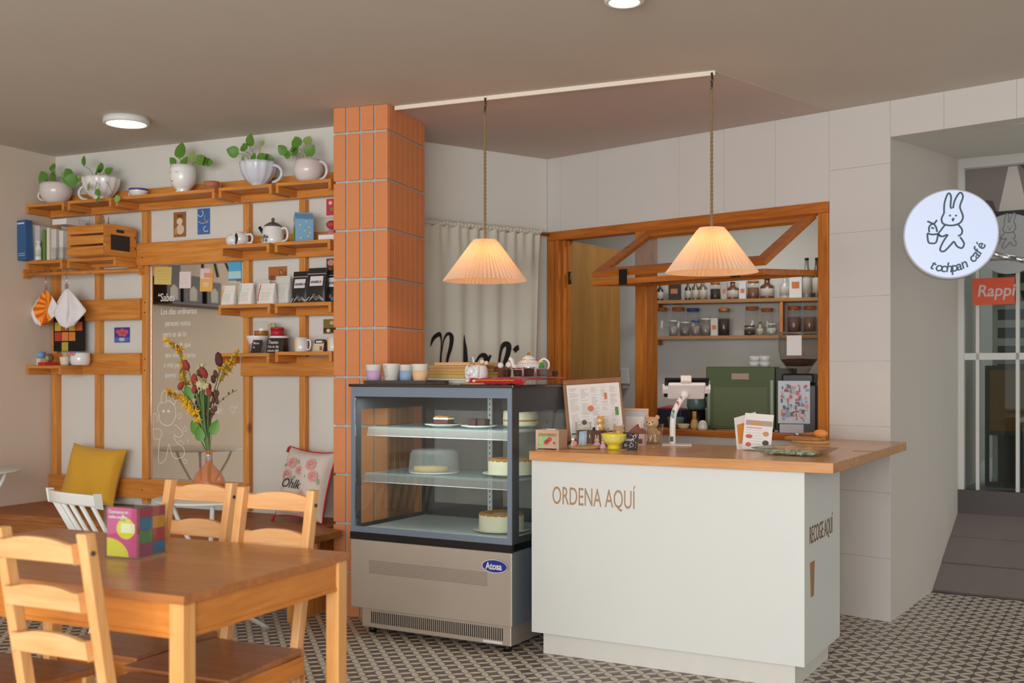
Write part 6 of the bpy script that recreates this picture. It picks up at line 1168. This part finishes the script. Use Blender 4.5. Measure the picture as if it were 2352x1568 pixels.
t = sill('green_bowl', 'dark green tea bowl behind the tablet neck', 'bowl', 1552, .12); MB().lathe([(.03, 0), (.045, .02), (.05, .065), (.047, .065), (.03, .02)], 28).build('bowl', mat('celadon', (104, 124, 104), .3), t)
t = sill('blender_jar', 'dark blender jar with a grey green lid beside the espresso machine', 'blender', 1600, .30, KZ); MB().cyl(.055, 0, .14, 24).build('base', M_black, t); MB().lathe([(.05, .141), (.06, .16), (.055, .22), (.03, .27), (.0, .275)], 26).build('jar', mat('smoky_green', (96, 118, 112), .3), t)
t = sill('steel_pitcher', 'dark steel tap beside the blender', 'tap', 1585, .28, KZ); MB().tube([(0, 0, 0), (0, 0, .16), (.01, 0, .19), (.03, -.02, .2)], .014, 12).build('spout', M_chrome, t); MB().tube([(.02, 0, .0), (.02, 0, .19)], .022, 12).build('body', mat('dark_steel', (84, 80, 80), .3, metal=.6), t)
t = sill('dark_bin', 'dark blue storage bin with a red cloth on top', 'bin', 1540, .34, KZ); MB().box(-.10, .12, -.06, .1, 0, .14).build('bin', mat('navy_plastic', (44, 52, 74), .4), t, bev=.006); MB().grid(lambda a, b: (-.08+.16*a, -.04+.1*b, .142+.02*math.sin(math.pi*a)*math.sin(math.pi*b)), 10, 8).build('red_cloth', M_red, t, solid=.003)
t = kit('soap_dispenser', 'white wall dispenser on the kitchen wall', 'dispenser', 1436, CT and 1.17, -.045, 0, None, KB); k_ = 7.8/F_PX; MB().box(-.032, .032, -.03, .044, 0, .115).build('body', M_white, t, bev=.006); MB().box(-.018, .018, -.02, .02, -.03, -.0005).build('nozzle', M_grey, t)
# wall shelves with jars
KS = []
for py, lab in ((686, 'upper pine shelf on the kitchen wall'), (770, 'lower pine shelf on the kitchen wall')):
    z = KB.hy(1690, py, -.2)[1]; KS.append(z); x0, x1 = KB.hy(1488, py, -.2)[0], KB.hy(1915, py, -.2)[0]; t = thing('kitchen_shelf', lab, 'shelf', KB, x0, 0, z, 0, 'kitchen wall shelves'); MB().box(0, x1-x0, -.2, -.002, -.024, 0).build('board', wood('shelf_pine', (150, 104, 56), (172, 124, 72), 'x', .5), t); 
    for x in (.04, x1-x0-.08): MB().box(x, x+.03, -.16, -.002, -.06, -.0245).build('bracket', M_ky, t)
xd = KB.hy(1791, 700, -.2)[0]; t = thing('shelf_divider', 'upright pine divider between the two kitchen shelves', 'divider', KB, xd, 0, KS[1]+.0005); MB().box(0, .02, -.195, -.01, 0, KS[0]-KS[1]-.0255).build('board', M_kz, t)
def kj(px, wpx, hpx, kind, label, col=None, row=0, y=-.12, cap=None):
    k_ = 1/KB.ppm(px, y); r_ = wpx*k_/2; h = hpx*k_; t = thing('jar' if kind == 'jar' else 'bottle' if kind == 'bot' else 'carton', label, {'jar': 'jar', 'bot': 'bottle', 'box': 'carton'}[kind], KB, KB.hy(px, 700, y)[0], y, KS[row]+.0006, 0, 'things on the %s kitchen shelf' % ('upper', 'lower')[row])
    if kind == 'jar':
        MB().lathe([(r_*.96, 0), (r_, .004), (r_, h*.84), (r_*.9, h*.88)], 22).build('glass', M_jar, t); MB().cyl(r_*.94, h*.882, h, 20).build('lid', cap or M_kx, t)
        if col: MB().cyl(r_*.93, .003, h*.62, 20).build('filling', mat('fill_%d_%d_%d' % col, col, .8, noise=.2, nscale=80), t)
    elif kind == 'bot':
        MB().lathe([(r_*.97, 0), (r_, .004), (r_, h*.62), (r_*.45, h*.74), (r_*.36, h*.94)], 20).build('body', mat('bottle_%d_%d_%d' % col, col, .25, spec=.6), t); MB().cyl(r_*.42, h*.941, h, 14).build('cap', cap or M_black, t); MB().lathe([(r_*1.015, h*.12), (r_*1.015, h*.5)], 20).build('label_band', flat((206, 200, 192)), t)
    else: MB().box(-r_, r_, -r_*.8, r_*.8, 0, h).build('carton', flat(col), t, bev=.002); MB().rect(-r_*.6, r_*.6, h*.35, h*.6, -r_*.8-.0006).build('print', flat((196, 120, 70)), t)
    return t
M_blue = mat('lid_blue', (64, 84, 140), .4)
for a in ((1516, 16, 40, 'bot', 'dark bottle at the left end of the upper kitchen shelf', (50, 44, 42)), (1550, 26, 44, 'box', 'black coffee carton on the upper kitchen shelf', (58, 52, 50)), (1580, 14, 44, 'bot', 'slim black bottle with a gold mark', (48, 44, 36)), (1597, 16, 46, 'bot', 'first olive bottle on the upper kitchen shelf', (104, 96, 62)), (1614, 20, 46, 'bot', 'second olive bottle on the upper kitchen shelf', (112, 104, 70)), (1643, 24, 40, 'jar', 'dark jar with a bright highlight on the upper shelf', (52, 48, 44)), (1664, 14, 40, 'box', 'grey carton between two jars on the upper shelf', (170, 164, 164)), (1683, 28, 40, 'bot', 'brown bottle with a round white label', (104, 66, 50)), (1706, 16, 40, 'box', 'white carton with a blue band', (206, 206, 214)), (1730, 28, 42, 'jar', 'jar of brown grains on the upper shelf', (120, 82, 60)), (1762, 32, 46, 'bot', 'brown syrup bottle with a cream label', (98, 62, 46)), (1803, 24, 52, 'bot', 'milky bottle with a white label near the right end', (180, 178, 174)), (1828, 28, 62, 'box', 'tall white coffee carton near the right end', (220, 220, 220)), (1853, 22, 92, 'bot', 'tall grey green bottle by the frame', (120, 122, 110)), (1876, 20, 92, 'bot', 'dark bottle with a yellow band by the frame', (56, 52, 42))): kj(*a)
for a in ((1520, 26, 66, 'jar', 'tall empty jar at the left of the lower shelf', None, 1, -.1), (1558, 30, 66, 'jar', 'second tall empty jar on the lower shelf', None, 1, -.09), (1592, 30, 64, 'jar', 'tall jar with a blue lid', None, 1, -.07, M_blue), (1546, 20, 36, 'jar', 'short jar with a silver lid in front', (150, 144, 138), 1, -.17, M_grey), (1573, 22, 32, 'jar', 'short squat jar on the lower shelf', (120, 112, 106), 1, -.17, M_grey), (1598, 20, 36, 'jar', 'short jar with a dark blue lid', (140, 132, 126), 1, -.165, M_blue), (1621, 24, 40, 'jar', 'clear jar right of the dark blue lid', (130, 122, 116), 1, -.15, M_grey), (1641, 16, 40, 'box', 'small white carton on the lower shelf', (196, 192, 188), 1, -.16), (1663, 26, 62, 'jar', 'tall jar of dark coffee beans', (56, 42, 38), 1, -.13), (1727, 30, 66, 'jar', 'tall empty jar right of the middle', None, 1, -.1), (1762, 28, 62, 'jar', 'tall empty jar beside the divider', None, 1, -.1), (1722, 26, 22, 'jar', 'low dark jar in front', (60, 50, 44), 1, -.17, M_black), (1746, 16, 30, 'bot', 'small bottle with a bright cap', (126, 118, 96), 1, -.17), (1772, 24, 26, 'jar', 'short jar of pale green leaves', (170, 180, 160), 1, -.17, M_grey), (1824, 30, 66, 'jar', 'tall jar of dark tea right of the divider', (96, 66, 56), 1, -.12), (1860, 28, 66, 'jar', 'tall jar of brown tea next to the frame', (104, 72, 60), 1, -.12)): kj(*a)

# ------------------------------------------------------------------ round light box sign in the passage
SX, SY = (2181-CX)/F_PX*5.35, 5.35; SZs = HC+(HY-540)/F_PX*5.35
sg = thing('light_box_sign', 'round glowing sign with a bunny drawing and the cafe name', 'sign', None, SX, SY, SZs, -16); RS = .215
M_lb = mat('light_box', (196, 206, 226), .35, emit=(196, 212, 246), estr=.34); M_sl = mat('sign_line', (84, 104, 118), .6); M_rim = mat('sign_rim', (206, 210, 216), .3)
m_ = MB(); m_.M = Matrix.Rotation(math.radians(90), 4, 'X'); m_.cyl(RS, -.055, .055, 64).build('drum', M_rim, sg, bev=.008)
m_ = MB(); m_.M = Matrix.Rotation(math.radians(90), 4, 'X'); m_.cyl(RS-.008, .0555, .060, 64).build('face', M_lb, sg)
m_ = MB(); pl_ = lambda x, z: (x, -.0607, z); bunny(m_, pl_, .005, -.012, .222, .0085); stuff(m_.build('bunny_drawing', M_sl, sg))
for i, ch_ in enumerate('tochpan café'):
    a = math.radians(-120+i*8.6); rr = RS*.80; x, z = rr*math.cos(a), rr*math.sin(a); o = obj_of('letter', text_mesh(ch_, .066, M_sl, .95, .0003, .1, 'LEFT', .001), sg); o.location = (x-.012, -.0607, z-.01); o.rotation_euler = (0, -(a+math.pi/2), 0)
    if ch_ == ' ': bpy.data.objects.remove(o)
MB().tube([(.19, .0, -.09), (.24, .02, -.11), (.30, .10, -.11)], .014, 10).build('bracket_arm', M_chrome, sg)
MB().tube([(.30, .10, -.11), (.42, .36, -.11)], .012, 10).build('bracket_pole', M_chrome, sg)

# ------------------------------------------------------------------ street door at the end of the passage
YD = 1.66
def ax_(px): return AL.hy(px, 700, YD)[0]
def az_(px, py): return AL.hy(px, py, YD)[1]
d2 = bpy.data.objects.new('door_2', None); C.objects.link(d2); place(d2, AL, 0, YD, 0); struct(d2, 'glazed street door with white frame at the end of the passage')
M_df = mat('door_frame', (206, 204, 196), .5); xl = ax_(2214); zt2 = az_(2216, 386); zb2 = az_(2218, 1124)
MB().box(0.0, xl, .0, .08, .2, 2.62).build('jamb', M_df, d2); MB().box(xl, 2.9, .0, .08, zt2, 2.62).build('header', M_df, d2); MB().box(2.3, 2.9, 0, .08, .2, zt2).build('jamb', M_df, d2)
MB().box(0.0, 2.9, -.02, .10, .2, zb2).build('threshold', mat('dark_threshold', (74, 64, 62), .5), d2)
zk1, zk0 = az_(2300, 485), az_(2300, 545); MB().box(xl, 2.3, .0, .07, zk0, zk1).build('transom_bar', mat('transom_black', (40, 34, 36), .5), d2); MB().box(xl, 2.3, -.004, -.0005, (zk0+zk1)/2-.004, (zk0+zk1)/2+.004).build('track', M_grey, d2)
MB().box(xl+.002, 2.298, .03, .036, zk1+.002, zt2-.002).build('transom_pane', M_glass, d2); MB().box(xl+.002, 2.298, .03, .036, zb2+.002, zk0-.002).build('door_pane', glass('door_glass', (206, 212, 208), .8), d2)
for px in (2243, 2335): x = ax_(px); MB().box(x-.008, x+.012, .02, .06, zb2, zk0).build('stile', M_df, d2)
z = az_(2240, 815); MB().box(xl, 2.3, .02, .06, z-.03, z+.012).build('mid_rail', M_df, d2)
def apanel(name, label, cat, px0, py0, px1, py1, y, base): a = AL.hy(px0, py0, y); b = AL.hy(px1, py1, y); t = thing(name, label, cat, AL, a[0], y, b[1]); MB().box(0, b[0]-a[0], -.003, 0, 0, a[1]-b[1]).build('sheet', base, t); return t, b[0]-a[0], a[1]-b[1]
t, w_, h = apanel('orange_sign', 'orange sticker sign lettered Rappi on the door glass', 'sign', 2234, 640, 2331, 698, YD-.004, mat('rappi_orange', (214, 84, 48), .5)); text('Rappi', h*.62, flat((206, 190, 190)), t, w_*.10, -.0035, h*.32, sx=.95, shear=.15, bold=.0012)
t, w_, h = apanel('blurred_photo', 'grey photograph poster in the transom above the door', 'poster', 2217, 390, 2420, 484, YD+.01, flat((128, 118, 112))); m_ = MB(); m_.add([(w_*.38, -.0035, 0), (w_*.72, -.0035, 0), (w_*.6, -.0035, h*.98), (w_*.5, -.0035, h*.98)], [(0, 1, 2, 3)]); m_.cur = 1; m_.add([(w_*.1, -.0036, h*.1), (w_*.38, -.0036, 0), (w_*.32, -.0036, h*.3), (w_*.14, -.0036, h*.34)], [(0, 1, 2, 3)]); m_.add([(w_*.62, -.0036, h), (w_, -.0036, h), (w_, -.0036, h*.3)], [(0, 1, 2)]); m_.build('print', [flat((196, 190, 182)), flat((84, 72, 70))], t)
c_ = AL.hy(2318, 560, YD-.006); t = thing('round_decal', 'grey round cafe decal on the door glass, partly behind the sign', 'decal', AL, c_[0], YD-.006, c_[1]); m_ = MB(); m_.M = Matrix.Rotation(math.radians(90), 4, 'X'); m_.cyl(.185, 0, .002, 40).build('disc', flat((176, 178, 178)), t); m_ = MB(); bunny(m_, lambda x, z: (x, -.0026, z), .0, .03, .17, .006); m_.rect(-.11, .11, -.10, -.085, -.0026); stuff(m_.build('print', flat((130, 130, 132)), t))
# street beyond the glass: shutter, easel board, pavement
pv = struct(MB().box(-.3, 4.5, YD+.11, 7.5, .2, zb2-.004).build('floor_street', mat('pavement', (150, 146, 142), .8, noise=.08, nscale=6))); place(pv, AL)
wall('wall_street', AL, -.5, 5.0, 5.2, 5.3, 0.2, 3.4, mat('street_wall', (190, 186, 178), .8))
sh_ = thing('shutter_gate', 'grey slatted gate outside the glass door', 'gate', AL, ax_(2246), YD+.5, zb2)
MB().box(.0, .03, 0, .03, 0, 1.7).build('post', M_df, sh_); MB().box(.42, .45, 0, .03, 0, 1.7).build('post', M_df, sh_)
for i in range(9): MB().box(.03, .42, .005, .025, .55+i*.12, .60+i*.12).build('slat', M_df, sh_)
MB().box(.03, .42, .03, .035, 0, 1.7).build('back_panel', mat('gate_dark', (96, 88, 86), .7), sh_)
es = thing('easel_board', 'brown notice board on a dark metal stand outside the door', 'notice board', AL, AL.hy(2272, 900, YD+.45)[0], YD+.30, zb2); M_em = mat('easel_metal', (92, 84, 80), .5)
MB().box(0, .5, 0, .03, .33, .78).build('board_frame', M_em, es); MB().box(.03, .47, -.004, -.0005, .36, .75).build('board', mat('easel_brown', (164, 116, 70), .7), es)
for x in (0, .12, .3, .47): MB().box(x, x+.022, 0, .03, .03, .329).build('leg', M_em, es)
for y in (0, .25, .5): MB().box(0, .5, y, y+.03, 0, .0295).build('foot_bar', M_em, es)
